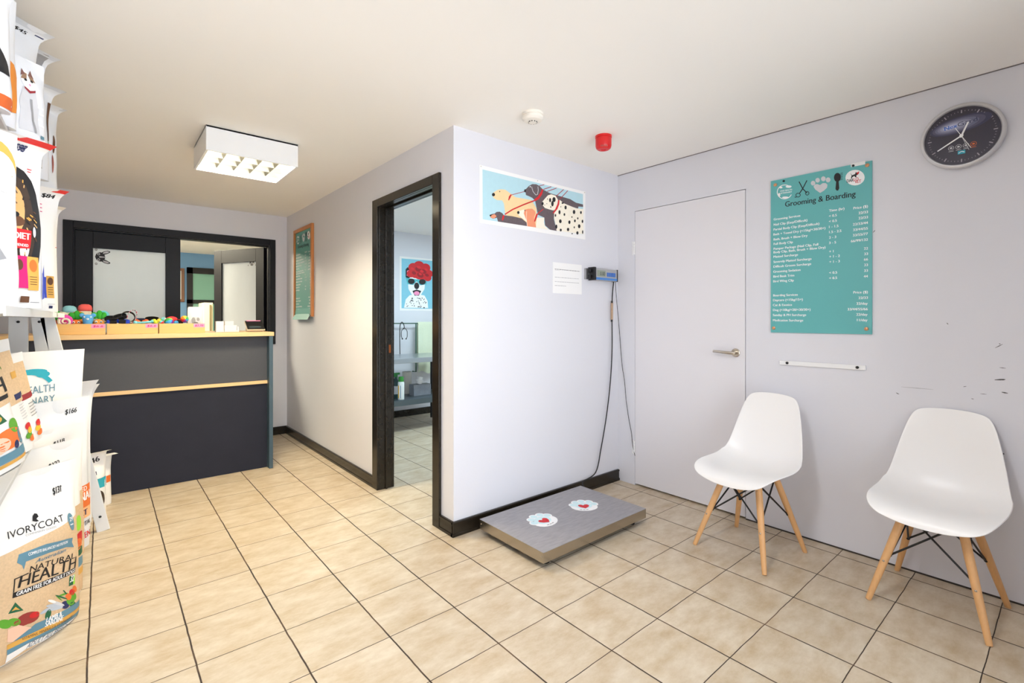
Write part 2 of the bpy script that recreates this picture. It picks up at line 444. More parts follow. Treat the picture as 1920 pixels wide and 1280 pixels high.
MB().box(X0 + .075, X0 + .09, SD1 - .002, SD1 + .001, 1.0, 1.06, mat('brass_plate', (170, 100, 60), .4, metal=1)).build('strike_plate', fr)

# flush white door in the right wall
dr = struct('door_1', MB().box(X1 - .0005, X1 + .038, DY0 + .004, DY1 - .002, .013, DZ - .004, M_DOOR), bevel=.0012)
c = on(1380, 661, 'x', X1)
hd = MB().lathe([(.027, 0), (.027, -.007), (.024, -.01), (.012, -.01), (.011, -.045)], (X1 - .0005, c.y, c.z), M_CHROME, 'x', 28)
hd.tube([(X1 - .045, c.y - .006, c.z), (X1 - .052, c.y + .02, c.z), (X1 - .05, c.y + .07, c.z + .003), (X1 - .048, c.y + .125, c.z + .006)], [.010, .010, .009, .008], M_CHROME, 12)
tag(hd.build('door_handle', dr, smooth=True), 'satin nickel lever handle')
for v in (465, 838):
    p = on(1190, v, 'x', X1)
    hb = MB()
    for k in range(5): hb.tube([(X1 - .006, DY1 + .002, p.z - .05 + k * .02), (X1 - .006, DY1 + .002, p.z - .05 + k * .02 + .0185)], .0065, M_WHITE, 10)
    hb.box(X1 - .003, X1, DY1 + .002, DY1 + .024, p.z - .05, p.z + .05, M_WHITE)
    hb.build('hinge', dr, smooth=True)

# =================================================================== RECEPTION OPENING AND COUNTER
mb = MB()
FO0, FO1, FOZ = -.261, 1.424, 2.103
mb.box(FO0, WX0, Y2 - .02, Y2, .98, FOZ, M_DARK).box(WX1, FO1, Y2 - .02, Y2, .98, FOZ, M_DARK).box(WX0, WX1, Y2 - .02, Y2, WZ1, FOZ, M_DARK)
mb.box(WX0 - .001, WX0 + .012, Y2, Y2 + .1, .98, WZ1, M_DARK).box(WX1 - .012, WX1 + .001, Y2, Y2 + .1, .98, WZ1, M_DARK).box(WX0, WX1, Y2, Y2 + .1, WZ1 - .012, WZ1 + .001, M_DARK)
struct('window_2', mb, bevel=.003)
G_FROST = frosted('frosted_glass', (228, 234, 238))
def bulldog(pr, cx, cy, s, turn):
    "peeking bulldog decal; turn=1 lies on its side"
    def T(x, y): return (cx + s * (y if turn else x), cy + s * (-x if turn else y))
    def E(x, y, rx, ry, m, lay, n=16): pr.poly([T(x + rx * math.cos(2 * PI * k / n), y + ry * math.sin(2 * PI * k / n)) for k in range(n)], m, lay)
    G = K_LGREY
    for sg in (-1, 1):
        pr.poly([T(sg * a, b) for a, b in ((.2, .28), (.42, .75), (.62, 1.05), (.78, 1.08), (.86, .85), (.74, .45), (.5, .15))], K_BLACK, 1)
        pr.poly([T(sg * a, b) for a, b in ((.42, .35), (.52, .75), (.66, .96), (.76, .92), (.76, .75), (.64, .42))], G, 2)
    E(0, 0.1, .6, .48, K_BLACK, 1)
    pr.poly([T(-.05, .55), T(.05, .55), T(.09, .0), T(-.09, .0)], G, 2)
    for sg in (-1, 1):
        E(sg * .36, -.06, .15, .14, G, 2); E(sg * .36, -.06, .08, .08, K_BLACK, 3)
        E(sg * .9, -.3, .14, .12, K_BLACK, 1); E(sg * .9, -.3, .09, .08, G, 2)
    E(0, -.3, .16, .1, K_BLACK, 3)
def leaf(name, w, h, stile, rail, origin, M, decal):
    "glazed leaf; local x across, z up, y = thickness"
    t = .02
    mb = MB()
    for a, b, c, d in ((0, stile, 0, h), (w - stile, w, 0, h), (stile, w - stile, h - rail, h), (stile, w - stile, 0, .1)):
        mb.box(a, b, -t, t, c, d, M_DARK, M)
    lf = struct(name, mb, origin=origin, bevel=.002)
    gl = MB().box(stile, w - stile, -.004, .004, .1, h - rail, G_FROST, M).build('glass_pane', lf)
    pr = Print(); decal(pr)
    st = MB(); pr.emit(st, lambda x, y, e: M @ Vector((x, -.0045 - e, y)))
    st.build('sticker', lf)
    return lf
M1 = Matrix.Translation((WX0 + .012, Y2 + .03, WZ0 + .005))
leaf('door_3', .575 - WX0 - .012, WZ1 - WZ0 - .02, .118, .145, (WX0, Y2 + .03, WZ0), M1,
     lambda pr: bulldog(pr, .118 + .042, WZ1 - WZ0 - .02 - .145 - .075, .07, 1))
hin = Vector((WX1 - .02, Y2 + .085, WZ0 + .005)); far = Vector((.985, 6.41, 0))
ang = math.atan2(far.y - hin.y, far.x - hin.x)
M2 = Matrix.Translation(Vector((far.x, far.y, WZ0 + .005))) @ Matrix.Rotation(ang + PI, 4, 'Z')
wl = math.hypot(far.x - hin.x, far.y - hin.y)
leaf('door_4', wl, WZ1 - WZ0 - .02, .118, .145, (far.x, far.y, WZ0), M2,
     lambda pr: bulldog(pr, wl - .118 - .075, WZ1 - WZ0 - .02 - .145 - .02, .06, 0))

# office beyond: framed green doorway, picture, cream block for a lit wall edge
def wallrect(u0, v0, u1, v1, ax, val):
    a, b = on(u0, v0, ax, val), on(u1, v1, ax, val); return a, b
M_GREEN = mat('sea_green_panel', (126, 178, 160), .5, .03, 3)
a, b = wallrect(350, 501, 420, 570, 'y', YO)
zt, zb = a.z, on(380, 566, 'y', YO).z
xl = a.x; xr = xl + 1.0
mb = MB()
mb.box(xl, xl + .085, YO - .03, YO, 0, zt, M_BLACK).box(xr - .085, xr, YO - .03, YO, 0, zt, M_BLACK).box(xl, xr, YO - .03, YO, zt - .1, zt, M_BLACK).box(xl, xr, YO - .03, YO, zb - .03, zb + .035, M_BLACK)
od = struct('door_5', mb)
MB().box(xl + .085, xr - .085, YO - .012, YO - .004, .05, zt - .1, M_GREEN).build('glass_pane', od)
a = on(341, 503, 'y', YO); b = on(345.5, 566, 'y', YO)
pf = thing('picture_frame', 'brown framed picture on the blue office wall', 'picture', ((a.x + b.x) / 2, YO, a.z))
MB().box(a.x - .3, b.x, YO - .03, YO - .002, b.z, a.z, mat('walnut_frame', (122, 86, 62), .4)).build('frame', pf, bevel=.003)
MB().box(a.x - .26, b.x - .045, YO - .033, YO - .03, b.z + .045, a.z - .045, mat('pale_print', (206, 208, 206), .6, .1, 6)).build('print', pf)
a = on(382, 567, 'y', 7.6); b = on(396, 700, 'y', 7.6)
cb = thing('lit_wall_edge', 'tall cream block for a lit wall edge, seen through the reception opening', 'wall edge', (a.x, 7.6, 0))
MB().box(a.x, b.x + .02, 7.6, 8.05, 0.002, a.z, mat('lit_wall_cream', (238, 228, 186), .5, .03)).build('body', cb, bevel=.004)  # block stands in for a wall edge, light put into its cream colour
MB().box(b.x - .02, b.x + .0, 7.585, 7.6, .05, a.z - .03, mat('olive_edge', (130, 118, 84), .5)).build('olive_strip', cb)

# counter
CF, CT = 4.46, 1.143          # front face, top
CEX = 1.09
M_UP = mat('mid_grey_laminate', (74, 76, 82), .65, spec=.25, var=.06, scale=60)
M_LO = mat('charcoal_laminate', (40, 42, 53), .7, spec=.2, var=.1, scale=8)
M_END = mat('slate_blue_edge', (58, 80, 92), .4, .06)
ct = thing('reception_counter', 'charcoal reception counter with pale oak top edge and oak trim strip', 'counter', (.4, CF + .3, 0))
MB().box(XL + .003, CEX - .03, CF, CF + .02, .735, CT - .034, M_UP).build('upper_panel', ct)
MB().box(XL + .003, CEX - .03, CF, CF + .02, 0.002, .708, M_LO).build('lower_panel', ct)
MB().box(XL + .003, CEX + .0, CF - .012, CF + .02, .708, .735, M_OAK).build('trim_strip', ct, bevel=.002)
MB().box(CEX - .03, CEX, CF - .07, CF + .62, .002, CT - .034, M_END).build('end_panel', ct, bevel=.002)
MB().box(XL + .003, CEX + .008, CF - .075, CF + .64, CT - .034, CT, M_OAK).build('worktop', ct, bevel=.003)

# trays
tx = [(-.30, .014), (.022, .312), (.318, .607)]
TY0, TY1, TH = CF - .045, CF + .19, .074
tray_lab = ['bamboo tray of plush toys with a pink price tag', 'bamboo tray of collars and rope toys, between the other two trays', 'bamboo tray of rainbow balls, nearest the card holders']
price = ['$6.6', '$6.6', '$2.70']
for (a, b), lab, pc in zip(tx, tray_lab, price):
    t = thing('bamboo_tray', lab, 'tray', ((a + b) / 2, TY0 + .1, CT), 'bamboo trays on the counter')
    w = .009
    MB().box(a, b, TY0, TY0 + w, CT + .0005, CT + TH, M_BAMBOO).build('front_board', t, bevel=.001)
    MB().box(a, b, TY1 - w, TY1, CT + .0005, CT + TH, M_BAMBOO).build('back_board', t, bevel=.001)
    MB().box(a, a + w, TY0 + w, TY1 - w, CT + .0005, CT + TH, M_BAMBOO).build('side_board', t)
    MB().box(b - w, b, TY0 + w, TY1 - w, CT + .0005, CT + TH, M_BAMBOO).build('side_board', t)
    MB().box(a + w, b - w, TY0 + w, TY1 - w, CT + .0005, CT + .007, M_BAMBOO).build('bottom_board', t)
    mb = MB().box(b - .075, b - .002, TY0 - .0012, TY0 - .0002, CT + TH - .03, CT + TH - .002, K_PINK)
    pr = Print(lambda x, y: (x, y)); pr.text(pc, (b - .066, CT + TH - .023), (b - .014, CT + TH - .023), .014, K_MAG, bold=.03, shear=.2)
    pr.emit(mb, lambda x, y, e: Vector((x, TY0 - .0013 - e, y)))
    tag(mb.build('price_tag', t), 'pink handwritten price tag')

# plush toys in the first tray ---------------------------------------------------
def fab(n, *c): return mat('plush_' + n, c, .9, .12, 160, bump=.3, bscale=300)
P_GREEN = fab('green', 52, 168, 52); P_PINK = fab('pink', 226, 76, 178); P_CREAM = fab('cream', 246, 234, 214); P_SKY = fab('sky', 150, 214, 226)
P_CORAL = fab('coral', 240, 100, 96); P_ORANGE = fab('orange', 240, 120, 48); P_BLUE = fab('blue', 92, 170, 230); P_ROSE = fab('rose', 200, 50, 110)
P_AMBER = fab('amber', 236, 156, 66); P_WHITE = fab('white', 242, 240, 236); P_TEAL = fab('teal', 110, 200, 214); P_BLACK = fab('black', 20, 20, 22); P_NAVY = fab('navy', 40, 60, 110)
GT = 'plush toys in the bamboo tray'
def counterpt(u, v, y): return on(u, v, 'y', y)
def plush(name, label, u, v, y):
    p = counterpt(u, v, y)
    t = thing(name, label, 'plush toy', p, GT)
    return t, p
FRONT = TY0 + .056; MID = TY0 + .12; BACK = TY0 + .17
def drop(p, lo):  # legs/base down to the tray bottom
    return max(p.z - (CT + .008), lo)
# pink swirl snail
t, p = plush('snail_plush', 'magenta and cream swirl plush, front left of the toy tray', 122.5, 601, FRONT)
MB().ball(p, .040, P_PINK, (1, .55, 1)).build('body', t, smooth=True)
mb = MB()
pts = [p + Vector((.034 * (1 - k / 26) * math.cos(k * .42 + 2.6), -.026, -.006 + .034 * (1 - k / 26) * math.sin(k * .42 + 2.6))) for k in range(23)]
mb.tube(pts, [.0085 * (1 - k / 60) for k in range(23)], P_CREAM, 8); mb.build('swirl', t, smooth=True)
MB().ball(p + Vector((0, -.026, -.006)), .01, P_ROSE, (1, .6, 1)).build('swirl_center', t, smooth=True)
# green cactus with orange pot behind
def sprout(label, u, v, y, fruit, eyes=True):
    t, p = plush('carrot_plush', label, u, v, y)
    MB().ball(p + Vector((0, 0, -.008)), .031, fruit, (1, .8, .95)).build('body', t, smooth=True)
    mb = MB()
    for dx, h, tw in ((-.022, .03, -.3), (0.004, .04, 0), (.024, .03, .35)):
        mb.ball(p + Vector((dx, .004, .034 + h * .4)), .018, P_GREEN, (1, .8, h / .022), M=Matrix.Rotation(tw, 3, 'Y'))
    mb.build('leaf_tuft', t, smooth=True)
    if eyes:
        for sx in (-.013, .013):
            e = MB().ball(p + Vector((sx, -.024, .002)), .0075, P_WHITE, (1, .5, 1), 12, 8).build('eye', t, smooth=True)
            MB().ball(p + Vector((sx, -.0275, .000)), .0035, P_BLACK, (1, .5, 1), 10, 6).build('pupil', e, smooth=True)
sprout('orange carrot plush with green leaves, sitting just right of the magenta swirl plush', 143, 604.5, FRONT + .018, P_ORANGE)
sprout('orange carrot plush with white eyes above the first price tag', 185, 603.5, FRONT + .015, P_AMBER)
sprout('orange carrot plush with green leaves at the far left of the toy tray', 105, 606, FRONT + .03, P_ORANGE, False)
# mushrooms
def mushroom(label, u, v, y, cap):
    t, p = plush('mushroom_plush', label, u, v, y)
    MB().lathe([(.001, .05), (.02, .048), (.034, .038), (.039, .02), (.038, .004), (.034, 0)], p, cap, seg=24).build('cap', t, smooth=True, angle=80)
    MB().lathe([(.033, .003), (.036, -.01), (.034, -.03), (.03, -.06), (.02, -.072)], p, P_CREAM, seg=24).build('stalk', t, smooth=True, angle=80)
mushroom('pale blue topped mushroom plush standing at the back of the toy tray', 130.5, 586, MID + .055, P_SKY)
mushroom('coral red topped mushroom plush standing at the back of the toy tray', 159.5, 583, MID + .055, P_CORAL)
# amber dog behind
t, p = plush('dog_plush', 'amber dog plush with a dark eye between the two mushroom plushes', 146, 590, MID + .015)
MB().ball(p, .028, P_AMBER, (1, .8, 1)).build('head', t, smooth=True)
MB().ball(p + Vector((.004, -.021, .006)), .007, P_BLACK, (1, .6, 1), 12, 8).build('eye', t, smooth=True)
MB().ball(p + Vector((.004, .0, -.045)), .026, P_AMBER, (1, .8, .9)).build('body', t, smooth=True)
# blue bear
t, p = plush('bear_plush', 'sky blue bear plush with round ears, front of the toy tray', 164.5, 600, FRONT - .01)
MB().lathe([(.001, .04), (.026, .036), (.031, .02), (.027, -.006), (.024, -.03), (.02, -.05)], p, P_BLUE, seg=24).build('body', t, smooth=True, angle=80)
for sx in (-.03, .03): MB().ball(p + Vector((sx, 0, .034)), .014, P_BLUE, (1, .7, 1), 16, 10).build('ear', t, smooth=True)
for sx in (-.017, .017): MB().ball(p + Vector((sx, -.027, .022)), .005, P_WHITE, (1, .5, 1), 10, 6).build('eye', t, smooth=True)
MB().ball(p + Vector((0, -.032, .008)), .008, P_WHITE, (1, .5, .8), 12, 8).build('muzzle', t, smooth=True)
# pale cyan ball monster
t, p = plush('rabbit_plush', 'pale cyan rabbit plush at the right end of the toy tray', 193.5, 591, MID)
MB().ball(p, .034, P_TEAL, (1, .8, 1)).build('body', t, smooth=True)
MB().ball(p + Vector((.012, -.02, -.028)), .02, P_WHITE, (1, .8, 1), 14, 8).build('muzzle', t, smooth=True)
for dx, dz in ((.004, -.02), (.018, -.034)): MB().ball(p + Vector((dx, -.034, dz)), .006, P_NAVY, (1, .6, 1), 10, 6).build('eye', t, smooth=True)
MB().ball(p + Vector((0, .0, -.042)), .024, P_TEAL, (1, .8, .8)).build('foot', t, smooth=True)
# white goose behind swirl
t, p = plush('goose_plush', 'cream plush peeking out behind the magenta swirl plush', 117, 592, MID)
MB().ball(p, .028, P_CREAM, (1.1, .8, 1)).build('body', t, smooth=True)
MB().ball(p + Vector((-.024, .012, .018)), .016, P_GREEN, (1, .8, 1)).build('hat', t, smooth=True)
MB().ball(p + Vector((0, 0, -.035)), .03, P_CREAM).build('belly', t, smooth=True)

# second tray: collars and rope toys -------------------------------------------
GC = 'collars and rope toys in the middle tray'
def web(n, *c): return mat('webbing_' + n, c, .6, .2, 90)
W_BLACK = web('black', 18, 18, 20); W_BLUE = web('blue', 36, 70, 200); W_NAVY = web('navy', 24, 32, 76); W_RED = web('red', 190, 40, 40); W_TEAL = web('teal', 120, 205, 215); W_OR = web('orange', 236, 110, 60)
def band(label, u, v, y, R, m, tilt, width=.012, sc=(1, .6, 1), buckle=True, stripes=None):
    p = counterpt(u, v, y)
    t = thing('pet_collar', label, 'collar', p, GC)
    M = Matrix.Rotation(tilt[0], 3, 'X') @ Matrix.Rotation(tilt[1], 3, 'Y') @ Matrix.Rotation(tilt[2], 3, 'Z')
    mb = MB(); n = 40
    for k in range(n):
        a, b = 2 * PI * k / n, 2 * PI * (k + 1) / n
        vs = []
        for ang in (a, b):
            for r in (R, R - .0035):
                for z in (-width, width): vs.append(p + M @ Vector((r * math.cos(ang) * sc[0], r * math.sin(ang) * sc[1], z)))
        mm = stripes[k % len(stripes)] if stripes else m
        mb.add(vs, [(0, 1, 5, 4), (2, 6, 7, 3), (0, 4, 6, 2), (1, 3, 7, 5)], mm)
    mb.build('strap', t)
    if buckle:
        q = p + M @ Vector((0, -R * sc[1] - .003, 0))
        bb = MB().box(-.02, .02, -.006, .006, -width - .002, width + .002, M_BLACK, Matrix.Translation(q) @ M.to_4x4()); bb.build('buckle', t, bevel=.002)
band('black collar loop lying flat at the left of the middle tray', 211, 597, TY0 + .08, .045, W_BLACK, (.35, .1, .3), .013)
band('black collar with a pale buckle leaning high in the middle tray', 225, 594, TY0 + .1, .04, W_BLACK, (.5, -.25, .1), .014)
band('royal blue collar at the front left of the middle tray', 209, 603, FRONT - .01, .03, W_BLUE, (.2, .1, .5), .009)
band('royal blue wide collar at the front of the middle tray', 231, 602, FRONT, .038, W_BLUE, (.15, .05, -.2), .012)
band('black collar with a round end tag standing upright in the middle tray', 240, 594, MID, .042, W_BLACK, (1.2, .1, .1), .012, (1, 1, 1))
band('pink tartan collar standing upright in the middle tray', 247.5, 593, MID - .03, .05, K_PINK, (1.45, .1, 1.3), .011, (1, .55, 1), False, [K_PINK, K_WHITE, K_BLACK, K_WHITE, K_PINK, K_RED])
band('navy blue collar lying at the back of the middle tray', 262, 600.5, MID + .02, .04, W_NAVY, (.3, 0, .2), .01)
band('black spiky collar at the back of the middle tray', 285, 598.5, MID, .042, W_BLACK, (.6, 0, 0), .013, (1, .5, 1), False)
def rope(label, pts, r, m, knots=True):
    t = thing('rope_toy', label, 'rope toy', pts[0], GC)
    q = [Vector(p) for p in pts]
    MB().tube(q, r, m, 10).build('rope', t, smooth=True)
    if knots:
        for e in (q[0], q[-1]): MB().ball(e, r * 1.9, m, (1, 1, 1), 14, 8).build('knot', t, smooth=True)
rope('teal and white rope toy lying along the front of the middle tray', [counterpt(254, 605, FRONT), counterpt(268, 604.5, FRONT - .01), counterpt(287, 602.5, FRONT)], .008, W_TEAL)
rope('orange rope toy lying behind the teal rope toy', [counterpt(256, 602.5, MID - .02), counterpt(265, 601.5, MID), counterpt(274, 602.5, MID - .02)], .009, W_OR)
rope('lime and yellow rope toy at the right end of the middle tray', [counterpt(289, 601.5, FRONT), counterpt(292, 604, FRONT - .01)], .008, web('lime', 200, 220, 60))

# third tray: balls and a pouch --------------------------------------------------
RB = [pm('r%d' % i, *c) for i, c in enumerate(((226, 44, 60), (240, 130, 40), (244, 214, 70), (70, 180, 80), (60, 160, 220), (130, 60, 180)))]
GB = 'small balls and cat toys in the third tray'
def rball(label, u, v, y, r, rot, mats):
    p = counterpt(u, v, y)
    t = thing('toy_ball', label, 'ball', p, GB)
    R = Matrix.Rotation(rot, 3, 'Y') @ Matrix.Rotation(rot * .7, 3, 'X')
    mb = MB(); seg = 24; rings = 12
    for k in range(seg):
        vs = []; m = mats[(k * len(mats)) // seg]
        for i in range(rings + 1):
            for kk in (k, k + 1):
                th = PI * i / rings; a = 2 * PI * kk / seg
                vs.append(p + R @ Vector((r * math.sin(th) * math.cos(a), r * math.sin(th) * math.sin(a), r * math.cos(th))))
        mb.add(vs, [(2 * i, 2 * i + 1, 2 * i + 3, 2 * i + 2) for i in range(rings)], m)
    mb.build('sphere', t, smooth=True, angle=180)
    return t, p
rball('rainbow striped ball at the front left of the third tray', 317, 603, FRONT, .03, .9, RB)
rball('rainbow striped ball with a dark string beside the pouch', 346, 598, MID - .03, .027, 2.1, RB[::-1])
rball('green and blue marbled ball lying low beside the rainbow ball', 330, 604.5, FRONT, .016, .4, [RB[3], RB[4]])
rball('small green and yellow ball at the left end of the third tray', 299, 601, FRONT + .01, .016, 1.4, [RB[3], RB[2]])
rball('small red and teal ball at the left of the third tray', 303, 604, FRONT - .01, .014, 2.4, [RB[0], W_TEAL])
rball('small white and teal ball behind the rainbow ball', 307, 598.5, MID, .017, 1.9, [K_WHITE, W_TEAL])
rball('dark green ball in the shade beside the pouch', 339, 603.5, MID - .02, .017, 1.2, [pm('forest', 30, 90, 50), P_BLACK])
p = counterpt(322, 598, MID)
t = thing('mouse_toy', 'red felt mouse toy with a thin tail behind the rainbow ball', 'cat toy', p, GB)
MB().ball(p, .028, fab('red', 232, 60, 70), (1.3, .7, .75)).build('body', t, smooth=True)
MB().tube([p + Vector((.03, 0, .0)), p + Vector((.05, -.01, -.004)), p + Vector((.075, -.01, -.012))], .0022, fab('red', 232, 60, 70), 6).build('tail', t)
# photo pouch
a = counterpt(352, 606, MID - .02); b = counterpt(381, 606, MID - .02); ztop = counterpt(366, 575, MID - .02).z
mb = MB(); w = b.x - a.x; n = 14; hz = ztop - (CT + .008)
pmap = lambda x, y, e: Vector((a.x + x, MID - .02 - e - .022 * max(0, 1 - abs(2 * x / w - 1) ** 2.5) * (1 - (y / hz) ** 2) + .01, CT + .008 + y))
for sgn in (1, -1):
    vs = []
    for j in range(n + 1):
        for i in range(n + 1):
            q = pmap(w * i / n, hz * j / n, 0); q.y = MID - .01 + (q.y - (MID - .01)) * sgn; vs.append(q)
    mb.add(vs, [(j * (n + 1) + i, j * (n + 1) + i + 1, (j + 1) * (n + 1) + i + 1, (j + 1) * (n + 1) + i) for j in range(n) for i in range(n)], mat('matte_white_pouch', (240, 236, 230), .4, .03))
pr = Print(pitch=.01)
for cx, cy, rx, ry, m in ((.5, .34, .36, .26, K_LGREY), (.36, .44, .13, .14, K_GREY), (.5, .3, .2, .09, pm('mid_grey', 110, 108, 110)), (.66, .5, .1, .07, K_GREY), (.3, .2, .12, .12, pm('mid_grey', 110, 108, 110)), (.62, .24, .14, .06, K_WHITE)):
    pr.ell(cx * w, cy * hz, rx * w, ry * hz, m, len(pr.items) + 1)
pr.emit(mb, pmap, .0006)
tag(mb.build('treat_pouch', origin=(a.x, MID, CT), smooth=True), 'white treat pouch with a grey photo print in the third tray', 'pouch')

# card holders, terminal ---------------------------------------------------------
YC = CF + .1
def cards(label, u0, u1, vt, y, d=.04):
    a, b = counterpt(u0, 620, y), counterpt(u1, 620, y); z = counterpt((u0 + u1) / 2, vt, y).z
    t = thing('card_stack', label, 'card holder', ((a.x + b.x) / 2, y + d / 2, CT), 'card stacks on the counter')
    MB().box(a.x, b.x, y, y + d, CT + .001, z, M_PAPER).build('cards', t, bevel=.001)
    MB().box(a.x - .002, b.x + .002, y - .004, y + d + .004, CT + .0005, CT + .014, mat('clear_acrylic_tint', (226, 230, 230), .15, .02)).build('holder', t, bevel=.001)
cards('tall white card stack, leftmost beside the third bamboo tray', 405, 419.5, 602, YC)
cards('white card stack standing behind the low wide one', 422, 438, 602, YC + .09)
cards('low wide white card stack in the middle of the card stacks', 421, 444, 609.5, YC)
cards('lowest white card stack, nearest the card terminal', 445, 447.5, 612, YC + .01)
a, b = counterpt(464, 619, YC - .03), counterpt(498, 619, YC - .03)
t = thing('card_terminal', 'black card payment terminal tilted on a cream stand on the counter', 'card terminal', ((a.x + b.x) / 2, YC, CT))
tw = b.x - a.x
M3 = Matrix.Translation((a.x, YC - .02, CT + .012)) @ Matrix.Rotation(math.radians(32), 4, 'X')
MB().box(0, tw, 0, .135, -.006, .006, mat('cream_plastic', (230, 214, 190), .4, .02), M3).build('tray_edge', t, bevel=.003)
MB().box(.003, tw - .003, .006, .133, .006, .012, M_BLACK, M3).build('screen', t, bevel=.002)
MB().box(.02, tw - .03, .02, .045, .0122, .0126, mat('dim_screen', (60, 76, 84), .3), M3).build('display', t)
MB().box(.015, tw - .015, .125, .137, .006, .0135, K_PINK, M3).build('top_edge', t)
MB().box(a.x + .01, b.x - .01, YC, YC + .1, CT + .0005, CT + .03, mat('cream_plastic', (230, 214, 190), .4, .02)).build('stand', t, bevel=.004)

# =================================================================== SIGN BOARDS
PQ = [(1443.5, 340), (1633, 303.5), (1641, 626), (1452, 623)]
PW, PH = .500, .905
def panel_print(pitch=None):
    H = homography(PQ, PW, PH)
    pr = Print(lambda x, y: H(1430 + x / 4.922, 380 + y / 4.922), pitch)
    c = .0132
    left = [(105, 158, 'Grooming Services'), (107, 207, 'Nail Clip (Easy/Difficult)'), (107, 252, 'Partial Body Clip (Easy/Difficult)'), (107, 297, 'Bath + Towel Dry (<15kg/<30/30+)'), (110, 343, 'Bath, Brush + Blow Dry'),
            (112, 385, 'Full Body Clip'), (113, 430, 'Pamper Package (Nail Clip, Full'), (113, 462, 'Body Clip, Bath, Brush + Blow Dry)'), (114, 503, 'Matted Surcharge'), (115, 550, 'Severely Matted Surcharge'), (116, 594, 'Difficult Groom Surcharge'),
            (116, 640, 'Grooming Sedation'), (118, 685, 'Bird Beak Trim'), (118, 729, 'Bird Wing Clip'), (122, 858, 'Boarding Services'), (122, 902, 'Daycare (<15kg/15+)'), (122, 947, 'Cat & Exotics'), (124, 992, 'Dog (<10kg/<20/<30/30+)'), (124, 1038, 'Sunday & PH Surcharge'), (126, 1086, 'Medication Surcharge')]
    mid = [(617, 83, 'Time (hr)'), (617, 133, '< 0.5'), (619, 182, '< 0.5'), (621, 232, '1 - 1.5'), (623, 280, '1.5 - 2.5'), (624, 330, '2 - 3'), (625, 379, '3 - 5'), (628, 458, '+ 1'), (630, 505, '+ 1 - 2'), (632, 553, '+ 1 - 3'), (634, 653, '< 0.5'), (635, 702, '< 0.5')]
    right = [(972, 45, 'Price ($)'), (974, 97, '22/33'), (975, 145, '22/33'), (976, 196, '22/33/44'), (977, 247, '33/44/55'), (978, 297, '33/55/77'), (980, 350, '66/99/132'), (983, 430, '22'), (984, 480, '33'), (985, 530, '66'), (986, 581, '33'), (987, 633, '33'), (988, 685, '44'),
             (991, 828, 'Price ($)'), (993, 880, '22/33'), (993, 932, '22/day'), (994, 983, '33/44/55/66'), (994, 1032, '22/day'), (995, 1083, '11/day')]
    for x, y, b in left: pr.text(b, (x, y + 9), None, c, K_WHITE, bold=.03, squeeze=1.0)
    for x, y, b in mid: pr.text(b, (x, y + 9), None, c, K_WHITE, bold=.03)
    for x, y, b in right: pr.text(b, (x, y + 9), None, c, K_WHITE, bold=.03, align='r')
    # heading row, drawn from the larger view
    pr.map = lambda x, y: H(1430 + x / 7.113, 290 + y / 7.113)
    pr.text('Grooming & Boarding', (300, 700), (1238, 572), .031, K_BLACK, bold=.018)
    pr.ring(288, 500, 104, 98, 9, K_WHITE, 1, 30, .4, 5.6)
    for cx, cy, rx, ry in ((215, 540, 16, 26), (340, 430, 40, 16), (300, 575, 44, 13), (235, 440, 22, 12)): pr.ell(cx, cy, rx, ry, K_WHITE, 1)
    pr.text('ONE HEALTH', (228, 500), (386, 478), .0085, K_WHITE, bold=.02); pr.text('VETERINARY', (230, 530), (386, 508), .0085, K_WHITE, bold=.02)
    pr.line([(478, 365), (530, 460), (590, 520)], 13, K_BLACK); pr.line([(583, 350), (530, 460), (490, 520)], 13, K_BLACK)
    pr.ring(470, 545, 34, 30, 9, K_BLACK, 1, 18); pr.ring(592, 522, 28, 28, 9, K_BLACK, 1, 18); pr.line([(425, 570), (450, 575)], 9, K_BLACK)
    for cx, cy, r in ((667, 388, 30), (727, 350, 30), (803, 332, 31), (867, 347, 31)): pr.ell(cx, cy, r, r * 1.05, K_LGREY)
    pr.poly([(765, 520), (700, 475), (674, 435), (690, 408), (722, 400), (760, 415), (795, 390), (835, 390), (860, 410), (855, 450), (815, 490)], K_LGREY)
    pr.ell(990, 315, 46, 60, K_BLACK); pr.poly([(975, 365), (1008, 362), (1018, 460), (1005, 490), (985, 492), (968, 470)], K_BLACK)
    for k in range(6): pr.line([(1025, 265 + k * 17), (1060, 255 + k * 18)], 6, K_BLACK)
    pr.ell(1225, 322, 128, 104, K_WHITE)
    pr.poly([(1160, 258), (1185, 290), (1225, 275), (1232, 250), (1250, 255), (1278, 240), (1270, 275), (1240, 295), (1245, 320), (1230, 318), (1215, 300), (1190, 315), (1180, 335), (1170, 330), (1178, 295)], K_BLACK, 2)
    pr.poly([(1245, 258), (1280, 238), (1272, 272), (1250, 280)], K_RED, 3)
    pr.text('DAR', (1118, 388), (1205, 372), .017, K_BLACK, 2, bold=.02); pr.text('LO', (1210, 370), (1272, 358), .017, K_RED, 2, bold=.02); pr.text('VET', (1225, 400), (1305, 388), .017, K_RED, 2, bold=.02)
    return pr, H
